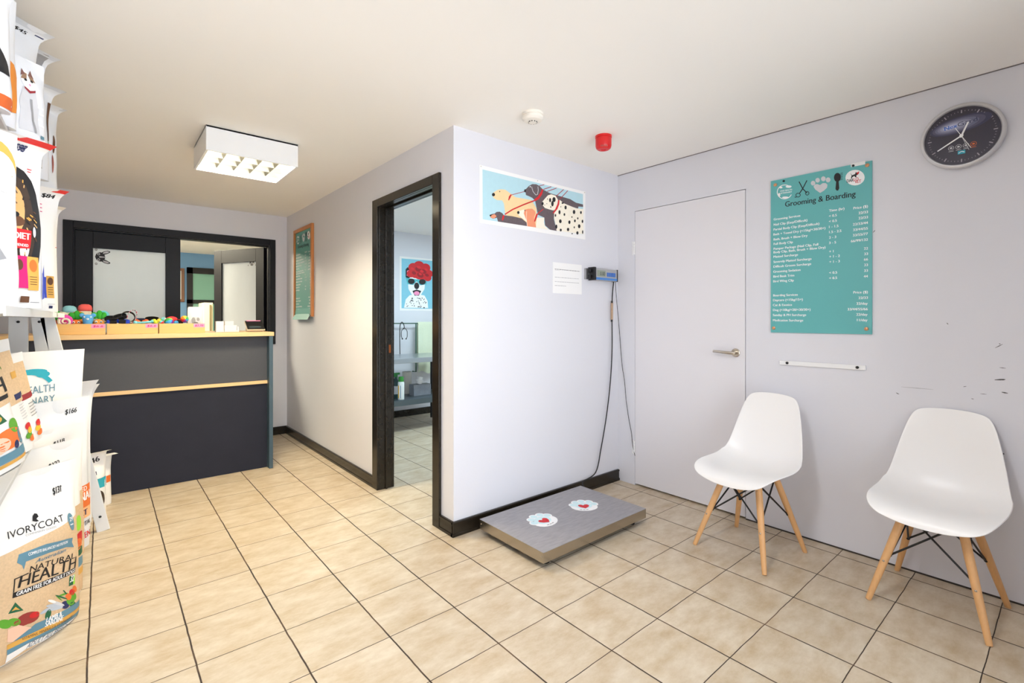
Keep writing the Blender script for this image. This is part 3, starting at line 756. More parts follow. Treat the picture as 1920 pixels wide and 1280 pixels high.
# large board on the right wall
PY = 1.212
sb = thing('price_board', 'large teal grooming and boarding price board screwed to the right wall', 'sign board', (X1, PY - PW / 2, 1.17))
bz = 1.1705
mb = MB().box(X1 - .008, X1 - .002, PY - PW, PY, bz, bz + PH, M_TEAL)
pr, H = panel_print()
pr.emit(mb, lambda x, y, e: Vector((X1 - .008 - e, PY - x, bz + y)))
mb.build('board', sb)
M_COPPER = mat('copper_screw_cap', (206, 150, 110), .35, .05, metal=.7)
for px, py in ((1452.5, 347), (1624.5, 312.5), (1457.5, 615), (1630.5, 616)):
    x, y = H(px, py)
    MB().lathe([(.0095, 0), (.0095, -.003), (.005, -.005), (.0, -.005)], (X1 - .0084, PY - x, bz + y), M_COPPER, 'x', 20).build('screw_cap', sb, smooth=True)
for px, py in ((1468.5, 340), (1598.5, 313)):
    x, y = H(px, py)
    MB().lathe([(.006, 0), (.006, -.005), (.0, -.007)], (X1 - .0084, PY - x, bz + y), M_BLACK, 'x', 16).build('pin', sb, smooth=True)
x, y = H(1607, 311)
MB().box(X1 - .0094, X1 - .0084, PY - x - .032, PY - x + .032, bz + y - .006, bz + y + .012, M_PAPER).build('tape', sb)

# framed copy on the side wall, the paper curls at its bottom
fy0, fy1, fz0, fz1 = 4.755, 5.33, 1.275, 2.168
fb = thing('framed_price_poster', 'narrow teal price poster in an orange wooden frame on the side wall', 'poster', (X0, (fy0 + fy1) / 2, fz0))
M_ORW = mat('orange_pine_frame', (190, 122, 62), .45, .15, 12, stretch=(6, 6, 1))
mb = MB()
for a, b, c, d in ((fy0, fy0 + .035, fz0, fz1), (fy1 - .035, fy1, fz0, fz1), (fy0 + .035, fy1 - .035, fz1 - .035, fz1)): mb.box(X0 - .025, X0 - .001, a, b, c, d, M_ORW)
mb.build('frame', fb, bevel=.002)
MB().box(X0 - .008, X0 - .002, fy0 + .03, fy1 - .03, fz0 + .01, fz1 - .03, mat('dark_backing', (40, 40, 40), .7)).build('backing', fb)
sw, sh = fy1 - fy0 - .09, fz1 - fz0 + .0
def curl(x, y, e):
    Y, Z = y / PH * sh, 0
    cur = max(0, (.1 - Y)) / .1
    return Vector((X0 - .013 - e - .035 * cur ** 2, fy1 - .045 - x / PW * sw, fz0 - .03 + Y - .0))
mb = MB(); n = 16
vs = [curl(PW * i / 6, PH * j / n, 0) for j in range(n + 1) for i in range(7)]
mb.add(vs, [(j * 7 + i, j * 7 + i + 1, (j + 1) * 7 + i + 1, (j + 1) * 7 + i) for j in range(n) for i in range(6)], mat('teal_poster_paper', (84, 150, 140), .5, .03, 5))
pr, _ = panel_print(); pr.emit(mb, curl, .0007)
mb.build('poster_sheet', fb)
for y in (fy0 + .06, fy1 - .055): MB().ball((X0 - .022, y, fz0 + .02), .006, M_BLACK, seg=10, rings=6).build('clip', fb)

# white strip with two pins below the board
a, b = on(1463, 681, 'x', X1), on(1624, 688, 'x', X1)
st = thing('wall_strip', 'thin white strip with two black pins below the price board', 'strip', (X1, (a.y + b.y) / 2, a.z))
MB().box(X1 - .012, X1 - .0005, b.y, a.y, .981, 1.006, M_WHITE).build('bar', st, bevel=.002)
for u, v in ((1476, 680.5), (1607.5, 687)):
    p = on(u, v, 'x', X1 - .012)
    MB().lathe([(.0075, 0), (.0075, -.004), (.0, -.007)], (X1 - .012, p.y, .994), M_BLACK, 'x', 16).build('pin', st, smooth=True)

# =================================================================== WALL CLOCK
cy, cz, cr = .366, 2.098, .148
ck = thing('wall_clock', 'round wall clock with dark face and silver rim', 'clock', (X1, cy, cz))
M_SILV = mat('silver_rim_paint', (205, 203, 204), .3, .02, metal=.35)
ccx = X1 - .038
mb = MB().lathe([(cr - .004, .037), (cr, .03), (cr, .004), (cr - .004, 0), (cr - .013, -.001), (cr - .0165, .004), (cr - .0165, .012), (.02, .013)], (ccx, cy, cz), M_SILV, 'x', 72)
mb.build('rim', ck, smooth=True, angle=50)
fx = ccx + .012
face = MB()
face.lathe([(cr - .016, 0), (cr - .016, .003)], (fx - .001, cy, cz), mat('dark_plum_dial', (50, 44, 58), .35, .1, 6), 'x', 64)
pr = Print()
for k in range(60):
    a = PI / 2 - 2 * PI * k / 60; big = k % 5 == 0; r0, r1 = (.106, .120) if big else (.112, .117)
    pr.line([(r0 * math.cos(a), r0 * math.sin(a)), (r1 * math.cos(a), r1 * math.sin(a))], .004 if big else .0015, mat('dial_marks', (168, 160, 168), .5))
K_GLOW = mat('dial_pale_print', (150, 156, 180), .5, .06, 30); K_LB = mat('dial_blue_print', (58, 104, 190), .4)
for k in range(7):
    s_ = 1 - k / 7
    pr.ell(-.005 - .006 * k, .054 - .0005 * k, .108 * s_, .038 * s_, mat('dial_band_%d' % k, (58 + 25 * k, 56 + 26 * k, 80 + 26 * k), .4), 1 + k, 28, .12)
pr.text('Nex', (-.058, .040), (-.014, .045), .018, K_LB, 9, bold=.035); pr.text('Gard', (-.012, .045), (.055, .054), .019, mat('dial_ink', (52, 56, 84), .4), 9, bold=0)
for k, c_ in enumerate((K_LGREY, K_LGREY, K_LGREY, K_ORANGE)):
    x = -.036 + k * .0255; pr.ring(x, -.047, .0105, .0105, .0015, c_, 2, 20); pr.ell(x, -.047, .005, .004, c_, 2, 12); pr.rect(x - .009, -.063, x + .009, -.061, c_, 2)
pr.rect(-.013, -.083, .013, -.067, K_TEAL, 2); pr.line([(-.01, -.078), (.0, -.071), (.01, -.076)], .003, K_WHITE, 3)
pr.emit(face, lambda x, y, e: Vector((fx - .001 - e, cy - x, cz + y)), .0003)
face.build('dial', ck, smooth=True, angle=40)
def hand(name, ang, l0, l1, w, x, m):
    d = Vector((0, -math.sin(ang), math.cos(ang))); n = Vector((0, d.z, -d.y)) * w / 2; c0 = Vector((x, cy, cz))
    a_, b_ = c0 - d * l0, c0 + d * l1
    vs = [a_ + n, b_ + n * .8, b_ - n * .8, a_ - n]; vs += [v + Vector((-.001, 0, 0)) for v in vs]
    MB().add(vs, [(0, 1, 2, 3), (7, 6, 5, 4), (0, 4, 5, 1), (1, 5, 6, 2), (2, 6, 7, 3), (3, 7, 4, 0)], m).build(name, ck)
hand('hour_hand', math.radians(22), .008, .062, .0075, fx - .004, K_WHITE)
hand('minute_hand', math.radians(239), .008, .098, .006, fx - .0055, K_WHITE)
hand('second_hand', math.radians(153), .045, .072, .0025, fx - .007, K_WHITE)
hand('alarm_hand', math.radians(160), .0, .076, .0018, fx - .0063, K_LGREY)
MB().lathe([(.007, 0), (.007, -.005), (.0, -.006)], (fx - .004, cy, cz), K_WHITE, 'x', 18).build('hub', ck, smooth=True)

# =================================================================== CEILING FITTINGS
p = on(999, 213, 'z', ZC)
sd = thing('smoke_detector', 'white round smoke detector on the ceiling', 'smoke detector', p)
M_CREAM = mat('off_white_plastic', (236, 230, 220), .4, .01)
MB().lathe([(.058, 0), (.058, -.012), (.05, -.016)], p, M_CREAM).build('base', sd, smooth=True)
MB().lathe([(.054, -.014), (.058, -.018), (.058, -.03), (.048, -.04), (.024, -.044), (.022, -.05), (.0, -.05)], p, M_CREAM, seg=40).build('sensor_head', sd, smooth=True)
mb = MB()
for k in range(10):
    a = 2 * PI * k / 10; mb.box(.0225, .0245, -.004, .004, -.05, -.045, mat('grey_slot', (90, 86, 80), .7), Matrix.Translation(p) @ Matrix.Rotation(a, 4, 'Z'))
mb.build('vent_slot', sd)
p = Vector((2.335, 1.895, ZC))
al = thing('fire_alarm', 'red cylindrical fire alarm sounder on the ceiling', 'fire alarm', p)
M_ALR = mat('fire_alarm_red', (214, 26, 28), .35, .04)
MB().lathe([(.05, 0), (.05, -.012), (.046, -.014), (.046, -.018)], p, M_ALR, seg=40).build('base', al, smooth=True)
MB().lathe([(.0485, -.018), (.0485, -.06), (.044, -.075), (.034, -.083), (.016, -.084), (.015, -.08), (.0, -.08)], p, M_ALR, seg=40).build('sounder', al, smooth=True)
mb = MB()
for k in range(5):
    a = PI * 1.12 + k * .2; mb.box(.0445, .0465, -.0015, .0015, -.078, -.062, mat('grey_print', (150, 120, 110), .6), Matrix.Translation(p) @ Matrix.Rotation(a, 4, 'Z'))
mb.build('grille_slot', al)
# louvred light
lx0, lx1, ly0, ly1, lz = .452, .955, 3.25, 3.74, 2.222
cl = thing('ceiling_light', 'white boxy louvred fluorescent light on the ceiling', 'ceiling light', ((lx0 + lx1) / 2, (ly0 + ly1) / 2, ZC))
mb = MB(); w = .012
mb.box(lx0, lx1, ly0, ly0 + w, lz, ZC - .001, M_WHITE).box(lx0, lx1, ly1 - w, ly1, lz, ZC - .001, M_WHITE).box(lx0, lx0 + w, ly0 + w, ly1 - w, lz, ZC - .001, M_WHITE).box(lx1 - w, lx1, ly0 + w, ly1 - w, lz, ZC - .001, M_WHITE).box(lx0, lx1, ly0, ly1, ZC - .012, ZC - .001, M_WHITE)
mb.build('housing', cl, bevel=.0015)
M_LOUV = mat('mirror_louvre', (150, 146, 132), .25, .03, metal=1)
mb = MB(); ix0, ix1, iy0, iy1 = lx0 + w, lx1 - w, ly0 + w, ly1 - w
for k in range(1, 4):
    y = iy0 + (iy1 - iy0) * k / 4; mb.add([(ix0, y - .012, lz + .045), (ix1, y - .012, lz + .045), (ix1, y, lz + .002), (ix0, y, lz + .002), (ix1, y + .012, lz + .045), (ix0, y + .012, lz + .045)], [(0, 1, 2, 3), (3, 2, 4, 5)], M_LOUV)
for k in range(1, 5):
    x = ix0 + (ix1 - ix0) * k / 5; mb.add([(x - .016, iy0, lz + .045), (x - .016, iy1, lz + .045), (x, iy1, lz + .002), (x, iy0, lz + .002), (x + .016, iy1, lz + .045), (x + .016, iy0, lz + .045)], [(0, 1, 2, 3), (3, 2, 4, 5)], M_LOUV)
mb.build('louvre', cl)
for k in range(4):
    y = iy0 + (iy1 - iy0) * (k + .5) / 4
    MB().tube([(ix0, y, lz + .075), (ix1, y, lz + .075)], .014, mat('warm_fluorescent_tube', (255, 236, 200), .4, emit=(255, 232, 190), estr=7), 14).build('tube', cl, smooth=True)

# =================================================================== POSTER, NOTE, SCALE DISPLAY
DQ = [(135, 140), (1635, 525), (1635, 1205), (135, 960)]
pw, ph, px0, pz0 = .955, .348, 1.726, 1.828
H = homography(DQ, pw, ph)
pr = Print(H)
K_SKY = pm('pale_sky', 178, 214, 224); K_LAB = pm('golden_fur', 240, 208, 158); K_DOG = mat('ink_speckled_dark', (44, 40, 46), .6, .9, 260, c2=(128, 112, 116)); K_RUST = pm('rust_fur', 236, 150, 112); K_IV = pm('ivory_fur', 244, 236, 218); K_LINE = pm('mid_grey', 110, 108, 110)
pr.poly([(177, 205), (1600, 558), (1605, 1132), (180, 912)], K_SKY, 1)
pr.poly([(315, 565), (330, 535), (385, 498), (440, 488), (500, 495), (540, 525), (590, 560), (640, 600), (870, 640), (940, 760), (945, 1010), (780, 990), (500, 850), (480, 690), (455, 645), (380, 640), (335, 610)], K_LAB, 2)
pr.ell(332, 563, 22, 24, K_BLACK, 3); pr.ell(420, 520, 7, 8, K_BLACK, 3)
pr.poly([(540, 640), (550, 590), (575, 558), (588, 568), (570, 610), (548, 648)], K_RED, 3)
pr.line([(585, 568), (770, 520)], 8, pm('wine', 170, 20, 40), 3)
pr.poly([(768, 510), (790, 485), (835, 440), (880, 415), (940, 418), (985, 445), (1030, 490), (1130, 545), (1250, 580), (1420, 630), (1500, 680), (1600, 705), (1602, 740), (1535, 735), (1530, 765), (1300, 690), (1200, 720), (1185, 905), (1060, 895), (960, 850), (920, 650), (880, 610), (830, 585), (790, 570), (785, 530)], K_DOG, 4)
pr.ell(778, 510, 13, 22, K_BLACK, 5); pr.ell(850, 452, 7, 9, K_WHITE, 5)
pr.line([(870, 450), (890, 520), (930, 570), (955, 560), (965, 500), (960, 450)], 7, K_LGREY, 5)
pr.poly([(905, 635), (960, 590), (1005, 520), (1015, 485), (1035, 495), (1020, 560), (970, 630), (925, 655)], K_RED, 5)
pr.line([(490, 845), (600, 775), (760, 705), (920, 645)], 18, K_RED, 5)
for a_, b_ in (((980, 440), (1050, 424)), ((1040, 490), (1150, 452)), ((1090, 520), (1225, 472)), ((1215, 590), (1325, 492)), ((1270, 630), (1385, 508))): pr.line([a_, b_], 9, pm('wine', 170, 20, 40), 5)
pr.poly([(1190, 700), (1270, 640), (1330, 690), (1500, 760), (1605, 770), (1605, 1130), (1225, 1075), (1190, 900)], K_IV, 6)
pr.poly([(1010, 680), (1060, 620), (1100, 575), (1150, 560), (1210, 580), (1245, 640), (1230, 720), (1180, 790), (1120, 775), (1060, 755), (1025, 715)], K_IV, 6)
for cx, cy_, rx, ry in ((1025, 692, 16, 24), (1132, 643, 15, 30), (1187, 636, 23, 36), (1165, 693, 18, 40), (1095, 628, 5, 9), (1085, 693, 5, 6), (1142, 740, 7, 14), (1055, 712, 5, 7),
                        (1310, 685, 16, 12), (1352, 748, 16, 28), (1265, 815, 15, 30), (1472, 812, 18, 30), (1570, 820, 13, 22), (1335, 848, 12, 20), (1208, 860, 11, 20), (1442, 884, 8, 12), (1525, 903, 10, 16), (1277, 943, 19, 28), (1406, 957, 16, 26), (1484, 938, 13, 20), (1592, 946, 12, 24), (1545, 1015, 18, 28), (1475, 1030, 8, 16), (1387, 1060, 17, 24), (1283, 1068, 15, 20), (1520, 1110, 16, 24), (1595, 1098, 9, 26), (1220, 1020, 15, 30), (1285, 738, 5, 9), (1445, 1120, 10, 8)): pr.ell(cx, cy_, rx, ry, K_BLACK, 7, 14)
pr.poly([(1165, 830), (1205, 770), (1235, 700), (1245, 640), (1265, 645), (1262, 700), (1235, 770), (1185, 830)], K_RED, 8)
pr.poly([(945, 890), (1050, 890), (1045, 960), (1060, 1010), (1120, 1062), (930, 1034)], K_IV, 5)
pr.poly([(1050, 890), (1185, 905), (1225, 1080), (1130, 1062), (1060, 1000)], K_DOG, 6)
pr.line([(960, 830), (1035, 770)], 10, K_RED, 7)
pr.poly([(280, 860), (300, 840), (350, 830), (375, 808), (420, 805), (455, 825), (480, 855), (600, 870), (730, 900), (800, 960), (805, 1010), (395, 945), (380, 890), (330, 905), (295, 890)], K_DOG, 4)
pr.poly([(285, 866), (345, 838), (375, 870), (340, 902), (300, 892)], K_RUST, 5); pr.ell(290, 858, 13, 13, K_BLACK, 6)
pr.poly([(450, 925), (455, 890), (465, 852), (487, 856), (480, 900), (462, 930)], K_RED, 5)
pr.poly([(665, 820), (690, 795), (760, 775), (800, 820), (800, 950), (740, 900), (690, 860)], K_IV, 5); pr.ell(682, 818, 17, 22, K_BLACK, 6)
pr.poly([(760, 830), (770, 780), (820, 765), (880, 765), (920, 800), (925, 830), (905, 890), (935, 1030), (808, 1012), (800, 930), (785, 900)], K_RUST, 6); pr.ell(775, 790, 6, 9, K_BLACK, 7)
pr.line([(800, 800), (795, 900), (808, 1010)], 5, K_IV, 7)
pr.poly([(905, 945), (918, 890), (938, 835), (962, 830), (945, 890), (920, 950)], K_RED, 7)
ps = thing('dog_poster', 'wide white bordered poster of dogs on red leashes on the scale wall', 'poster', (px0 + pw / 2, Y1, pz0))
mb = MB().box(px0, px0 + pw, Y1 - .0022, Y1 - .0006, pz0, pz0 + ph, M_PAPER)
pr.emit(mb, lambda x, y, e: Vector((px0 + x, Y1 - .0022 - e, pz0 + y)), .0002)
mb.build('poster_sheet', ps)
for x, z in ((px0 + .01, pz0 + ph - .008), (px0 + pw / 2, pz0 + ph - .008), (px0 + pw - .01, pz0 + ph - .008)):
    MB().ball((x, Y1 - .004, z), .003, M_CHROME, (1, .7, 1), 10, 6).build('pin', ps)

# note
nx0, nx1, nz0, nz1 = 2.347, 2.642, 1.428, 1.640
mb = MB().box(nx0, nx1, Y1 - .0018, Y1 - .0006, nz0, nz1, M_PAPER)
pr = Print(); K_TYPE = mat('faint_type', (150, 148, 152), .7)
rs = random.Random(11)
for z, x1_, hh in ((nz1 - .047, .02, .0036), (nz1 - .102, .03, .0026), (nz1 - .132, .03, .0026), (nz1 - .159, .16, .0026)):   # typed lines too small to read
    x = nx0 + .02
    while x < nx1 - x1_:
        e_ = min(x + rs.uniform(.008, .026), nx1 - x1_); pr.line([(x, z), (e_, z)], hh, K_TYPE if hh < .003 else mat('dark_type', (90, 88, 94), .7)); x = e_ + .004
pr.line([(nx0 + .02, nz1 - .054), (nx0 + .07, nz1 - .054)], .0012, K_TYPE)
pr.emit(mb, lambda x, y, e: Vector((x, Y1 - .0018 - e, y)), .0002)
tag(mb.build('paper_note', origin=(nx0, Y1, nz0)), 'white typed paper note taped to the wall left of the scale display', 'note')

# scale display
sx0, sx1, sz0, sz1 = 2.72, 2.985, 1.535, 1.622
sd_ = thing('scale_display', 'silver digital scale display with blue buttons mounted on the wall', 'scale display', ((sx0 + sx1) / 2, Y1, sz0))
dy = Y1 - .055
MB().box(sx0, sx1, dy, Y1 - .006, sz0, sz1, mat('silver_plastic', (172, 172, 174), .35, .03, metal=.3)).build('body', sd_, bevel=.004)
MB().box(sx0 + .004, sx1 - .004, dy - .0012, dy, sz0 + .003, sz0 + .02, mat('blue_stripe', (70, 130, 200), .4)).build('stripe', sd_)
sc_ = MB().box(sx0 + .03, sx0 + .125, dy - .0016, dy, sz0 + .028, sz1 - .014, mat('lcd_green_grey', (140, 150, 136), .3)); pr = Print()
pr.text('0.00', (sx0 + .062, sz0 + .036), (sx0 + .118, sz0 + .036), .026, K_BLACK, bold=0)
pr.emit(sc_, lambda x, y, e: Vector((x, dy - .0016 - e, y))); sc_.build('screen', sd_)
for k in range(4):
    MB().box(sx0 + .14 + k * .026, sx0 + .162 + k * .026, dy - .003, dy, sz0 + .03, sz1 - .026, mat('blue_button', (60, 110, 190), .35)).build('button', sd_, bevel=.0015)
MB().box(sx0 - .012, sx0 + .012, dy - .008, Y1 - .004, sz0 - .002, sz1 + .006, M_BLACK).box(sx0 - .03, sx0 - .012, dy + .012, Y1 - .01, sz0 + .012, sz0 + .035, M_BLACK).box(sx0 - .03, sx0 - .012, dy + .012, Y1 - .01, sz0 + .055, sz0 + .078, M_BLACK).build('clamp', sd_, bevel=.003)
MB().box(sx1 - .004, sx1 + .006, dy - .003, Y1 - .004, sz0 - .002, sz1 + .002, M_BLACK).build('end_cap', sd_, bevel=.002)
MB().box(sx0 - .05, sx0 - .006, Y1 - .02, Y1 - .001, sz0 + .004, sz1 - .004, M_STEEL).build('wall_bracket', sd_, bevel=.001)

def smooth_path(pts, n=6):
    out = []; P = [pts[0]] + pts + [pts[-1]]
    for i in range(1, len(P) - 2):
        for k in range(n):
            t = k / n; a, b, c, d = P[i - 1], P[i], P[i + 1], P[i + 2]
            out.append(.5 * ((2 * b) + (c - a) * t + (2 * a - 5 * b + 4 * c - d) * t * t + (3 * b - a - 3 * c + d) * t ** 3))
    out.append(P[-2]); return out
cw = Y1 - .022
pts = [on(u, v, 'y', cw) for u, v in ((1147.5, 530), (1148.5, 548), (1147.5, 575), (1147.5, 600), (1147.5, 660), (1144, 720), (1137, 780), (1127, 840), (1117, 885))] + [Vector((2.62, Y1 - .035, .09)), Vector((2.6, Y1 - .06, .062))]
pts[0] = Vector((sx1 - .01, Y1 - .03, sz0 + .005))
cbl = thing('scale_cable', 'thick black cable running from the scale display down to the platform', 'cable', pts[-1])
MB().tube(smooth_path(pts), .0042, M_BLACK, 8).build('cord', cbl, smooth=True)
c0, c1 = on(1147.5, 568, 'y', cw), on(1147.2, 599, 'y', cw)
MB().tube([c0, c1], .009, mat('tan_connector', (176, 146, 118), .4), 14).build('connector', cbl, smooth=True)
for q in (c0, c1): MB().tube([q + Vector((0, 0, .016)), q + Vector((0, 0, -.016))], .0075, M_BLACK, 12).build('connector_end', cbl, smooth=True)
xw = X1 - .01
pts = [Vector((sx1, Y1 - .04, sz1 - .012)), Vector((sx1 + .018, Y1 - .04, sz1 - .016))] + [on(u, v, 'y', Y1 - .03) for u, v in ((1154, 530), (1156, 560))] + [on(u, v, 'x', xw) for u, v in ((1160.5, 610), (1166, 680), (1171, 715), (1174, 750), (1179, 785), (1184, 812), (1186.5, 836), (1190.5, 854))]
MBt = MB().tube(smooth_path(pts), .0021, M_BLACK, 6)
tag(MBt.build('power_wire', origin=pts[-1], smooth=True), 'thin black wire hanging from the scale display toward the door hinge', 'wire')

# =================================================================== FLOOR SCALE
ax0, ax1, ay0, ay1, az0, az1 = 1.668, 2.538, 1.73, 2.262, .036, .092
fs = thing('pet_scale', 'low stainless steel pet weighing platform on the floor', 'scale', ((ax0 + ax1) / 2, (ay0 + ay1) / 2, 0))
M_PLAT = mat('worn_steel_top', (184, 181, 182), .42, .1, 16, metal=.55, stretch=(1, 4, 4), c2=(146, 143, 146))
M_SKIRT = mat('steel_skirt', (178, 170, 158), .24, .05, 6, metal=1, stretch=(1, 1, 30))
mb = MB().box(ax0, ax1, ay0, ay1, az1 - .003, az1, M_PLAT)
mb.build('platform_top', fs, bevel=.001)
MB().box(ax0 + .0005, ax1 - .0005, ay0 + .0005, ay0 + .003, az0, az1 - .003, M_SKIRT).box(ax0 + .0005, ax1 - .0005, ay1 - .003, ay1 - .0005, az0, az1 - .003, M_SKIRT).box(ax0 + .0005, ax0 + .003, ay0 + .003, ay1 - .003, az0, az1 - .003, M_SKIRT).box(ax1 - .003, ax1 - .0005, ay0 + .003, ay1 - .003, az0, az1 - .003, M_SKIRT).box(ax0 + .003, ax1 - .003, ay0 + .003, ay1 - .003, az0 + .01, az0 + .014, M_BLACK).build('skirt', fs)
for x in (ax0 + .07, ax1 - .07):
    for y in (ay0 + .06, ay1 - .06): MB().lathe([(.022, 0.0005), (.022, .02), (.012, .022), (.012, az0 + .012)], (x, y, 0), M_BLACK, seg=20).build('foot', fs, smooth=True)
for y in (ay0 + .014, ay1 - .014): MB().ball((ax0 - .0005, y, az1 - .025), .004, M_CHROME, (.4, 1, 1), 10, 6).build('screw', fs)
def paw(u, v, rot, s=1.0):
    c = on(u, v, 'z', az1); pr = Print(); q = lambda x, y: (x * math.cos(rot) - y * math.sin(rot), x * math.sin(rot) + y * math.cos(rot))
    pr.map = q
    K_PALE = pm('pale_aqua', 206, 232, 236)
    for x, y in ((-.062, .028), (-.036, .066), (.006, .08), (.05, .066), (.072, .03)):
        pr.ell(x, y, .028, .03, K_WHITE, 1); pr.ell(x, y, .02, .022, K_PALE, 2)
    pr.ell(.0, -.005, .084, .066, K_WHITE, 1); pr.ell(0, .012, .055, .046, K_PALE, 3)
    pr.ell(0, -.01, .058, .045, K_WHITE, 2)
    pr.poly([(0, -.034), (-.026, -.012), (-.036, .01), (-.028, .026), (-.012, .027), (0, .014), (.012, .027), (.028, .026), (.036, .01), (.026, -.012)], K_RED, 4)
    for k in range(11):     # small curved line of print under the heart
        if k in (3, 7): continue
        a = PI * 1.3 + k * .075
        pr.poly([(.069 * math.cos(a), -.003 + .054 * math.sin(a)), (.069 * math.cos(a + .05), -.003 + .054 * math.sin(a + .05)), (.062 * math.cos(a + .05), -.003 + .047 * math.sin(a + .05)), (.062 * math.cos(a), -.003 + .047 * math.sin(a))], K_BLACK, 3)
    mb = MB(); pr.emit(mb, lambda x, y, e: Vector((c.x + x * s, c.y + y * s, az1 + e)), .0003)
    tag(mb.build('paw_sticker', fs), 'white paw print decal with a red heart')
paw(1021, 976, math.radians(12)); paw(1095, 949, math.radians(-32))

# =================================================================== CHAIRS
def make_chair():
    r = thing('shell_chair', '', 'chair')
    M_SH = mat('white_moulded_shell', (240, 238, 236), .32, .01, 3)
    # side profile of the shell: (forward, height) from front lip to top of back
    prof = [(.235, .385), (.222, .414), (.185, .433), (.12, .434), (.04, .425), (-.04, .418), (-.105, .424), (-.15, .45), (-.178, .50), (-.197, .57), (-.215, .65), (-.232, .73), (-.247, .80), (-.252, .825)]
    wid = [.168, .194, .211, .221, .225, .225, .223, .219, .210, .197, .182, .167, .154, .146]
    rise = [.0, .004, .012, .024, .036, .048, .058, .055, .042, .03, .022, .014, .006, .0]      # side edges curl up / forward
    def samp(arr, t):
        x = t * (len(arr) - 1); i = min(int(x), len(arr) - 2); f = x - i
        g = lambda k: np.array(arr[max(0, min(len(arr) - 1, k))], float)
        a, b, c, d = g(i - 1), g(i), g(i + 1), g(i + 2)
        return .5 * (2 * b + (c - a) * f + (2 * a - 5 * b + 4 * c - d) * f * f + (3 * b - a - 3 * c + d) * f ** 3)
    NU, NV = 28, 52; vs = []
    for j in range(NV + 1):
        for i in range(NU + 1):
            s, t = -1 + 2 * i / NU, -1 + 2 * j / NV
            kx = .9 if t > 0 else .7
            s2 = s * math.sqrt(1 - kx * (abs(t) ** 6) * .5); t2 = t * math.sqrt(1 - .20 * s * s * (abs(t) ** 3))
            tt = (t2 + 1) / 2
            P_ = samp(prof, tt); W_ = float(samp(wid, tt)); R_ = float(samp(rise, tt))
            e = .01; A, B = samp(prof, min(1, tt + e)), samp(prof, max(0, tt - e)); d = (A - B) / np.linalg.norm(A - B)
            nrm = np.array([d[1], -d[0]])
            if nrm[0] < 0 and tt > .5: nrm = -nrm
            if tt <= .5 and nrm[1] < 0: nrm = -nrm
            lift = R_ * abs(s2) ** 2.4
            q = P_ + nrm * lift
            vs.append((q[0], s2 * W_, q[1]))
    fs_ = [(j * (NU + 1) + i, j * (NU + 1) + i + 1, (j + 1) * (NU + 1) + i + 1, (j + 1) * (NU + 1) + i) for j in range(NV) for i in range(NU)]
    sh = MB().add(vs, fs_, M_SH).build('seat_shell', r, smooth=True, angle=180)
    so = sh.modifiers.new('thickness', 'SOLIDIFY'); so.thickness = .006; so.offset = 0
    bv = sh.modifiers.new('soft_edges', 'BEVEL'); bv.width = .0025; bv.segments = 2; bv.limit_method = 'ANGLE'; bv.angle_limit = math.radians(60)
    feet = {}
    for sx in (1, -1):
        for sy in (1, -1):
            top = Vector((.085 * sx - .01, .093 * sy, .398)); ft = Vector((.205 * sx, .195 * sy, .0))
            lg = MB().tube([top, top.lerp(ft, .3), top.lerp(ft, .7), top.lerp(ft, .97), ft], [.0165, .0165, .014, .0115, .0105], M_BEECH, 18).build('leg', r, smooth=True)
            feet[(sx, sy)] = (top, ft)
            for f_ in (.1, .56):
                c_ = top.lerp(ft, f_); dirn = Vector((sx, sy, 0)).normalized()
                for dd in ((Vector((1, 0, 0)) * sx), (Vector((0, 1, 0)) * sy)):
                    pass
                MB().ball(c_ + Vector((sx, 0, 0)) * .0145, .0052, M_CHROME, (.5, 1, 1), 10, 6).build('bolt', lg, smooth=True)
    def P(k, f): return feet[k][0].lerp(feet[k][1], f)
    order = [(1, 1), (1, -1), (-1, -1), (-1, 1)]
    for i in range(4):
        a_, b_ = order[i], order[(i + 1) % 4]
        inset = lambda v: Vector((v.x * .93, v.y * .93, v.z))
        for k1, k2 in ((a_, b_), (b_, a_)):
            lo = inset(P(k1, .5)); hi = inset(P(k2, .05)); hi.z = .392
            MB().tube([lo, hi], .0042, M_BLACK, 8).build('brace', r, smooth=True)
    for k in order:
        lo = P(k, .5); MB().ball(Vector((lo.x * .94, lo.y * .94, lo.z)), .0085, M_BLACK, (1, 1, 1), 12, 8).build('bracket', r, smooth=True)
    MB().box(-.1, .08, -.1, .1, .392, .402, M_BLACK).build('mount_plate', r)
    return r
ch = make_chair()
ch.location = (2.692, 1.180, 0); ch.rotation_euler = (0, 0, math.radians(174))
ch['label'] = 'white shell chair with wooden legs in front of the flush white door'; ch['group'] = 'white shell chairs'
c2 = dup(ch)
c2.location = (2.804, .417, 0); c2.rotation_euler = (0, 0, math.radians(177))
c2['label'] = 'white shell chair with wooden legs under the wall clock'

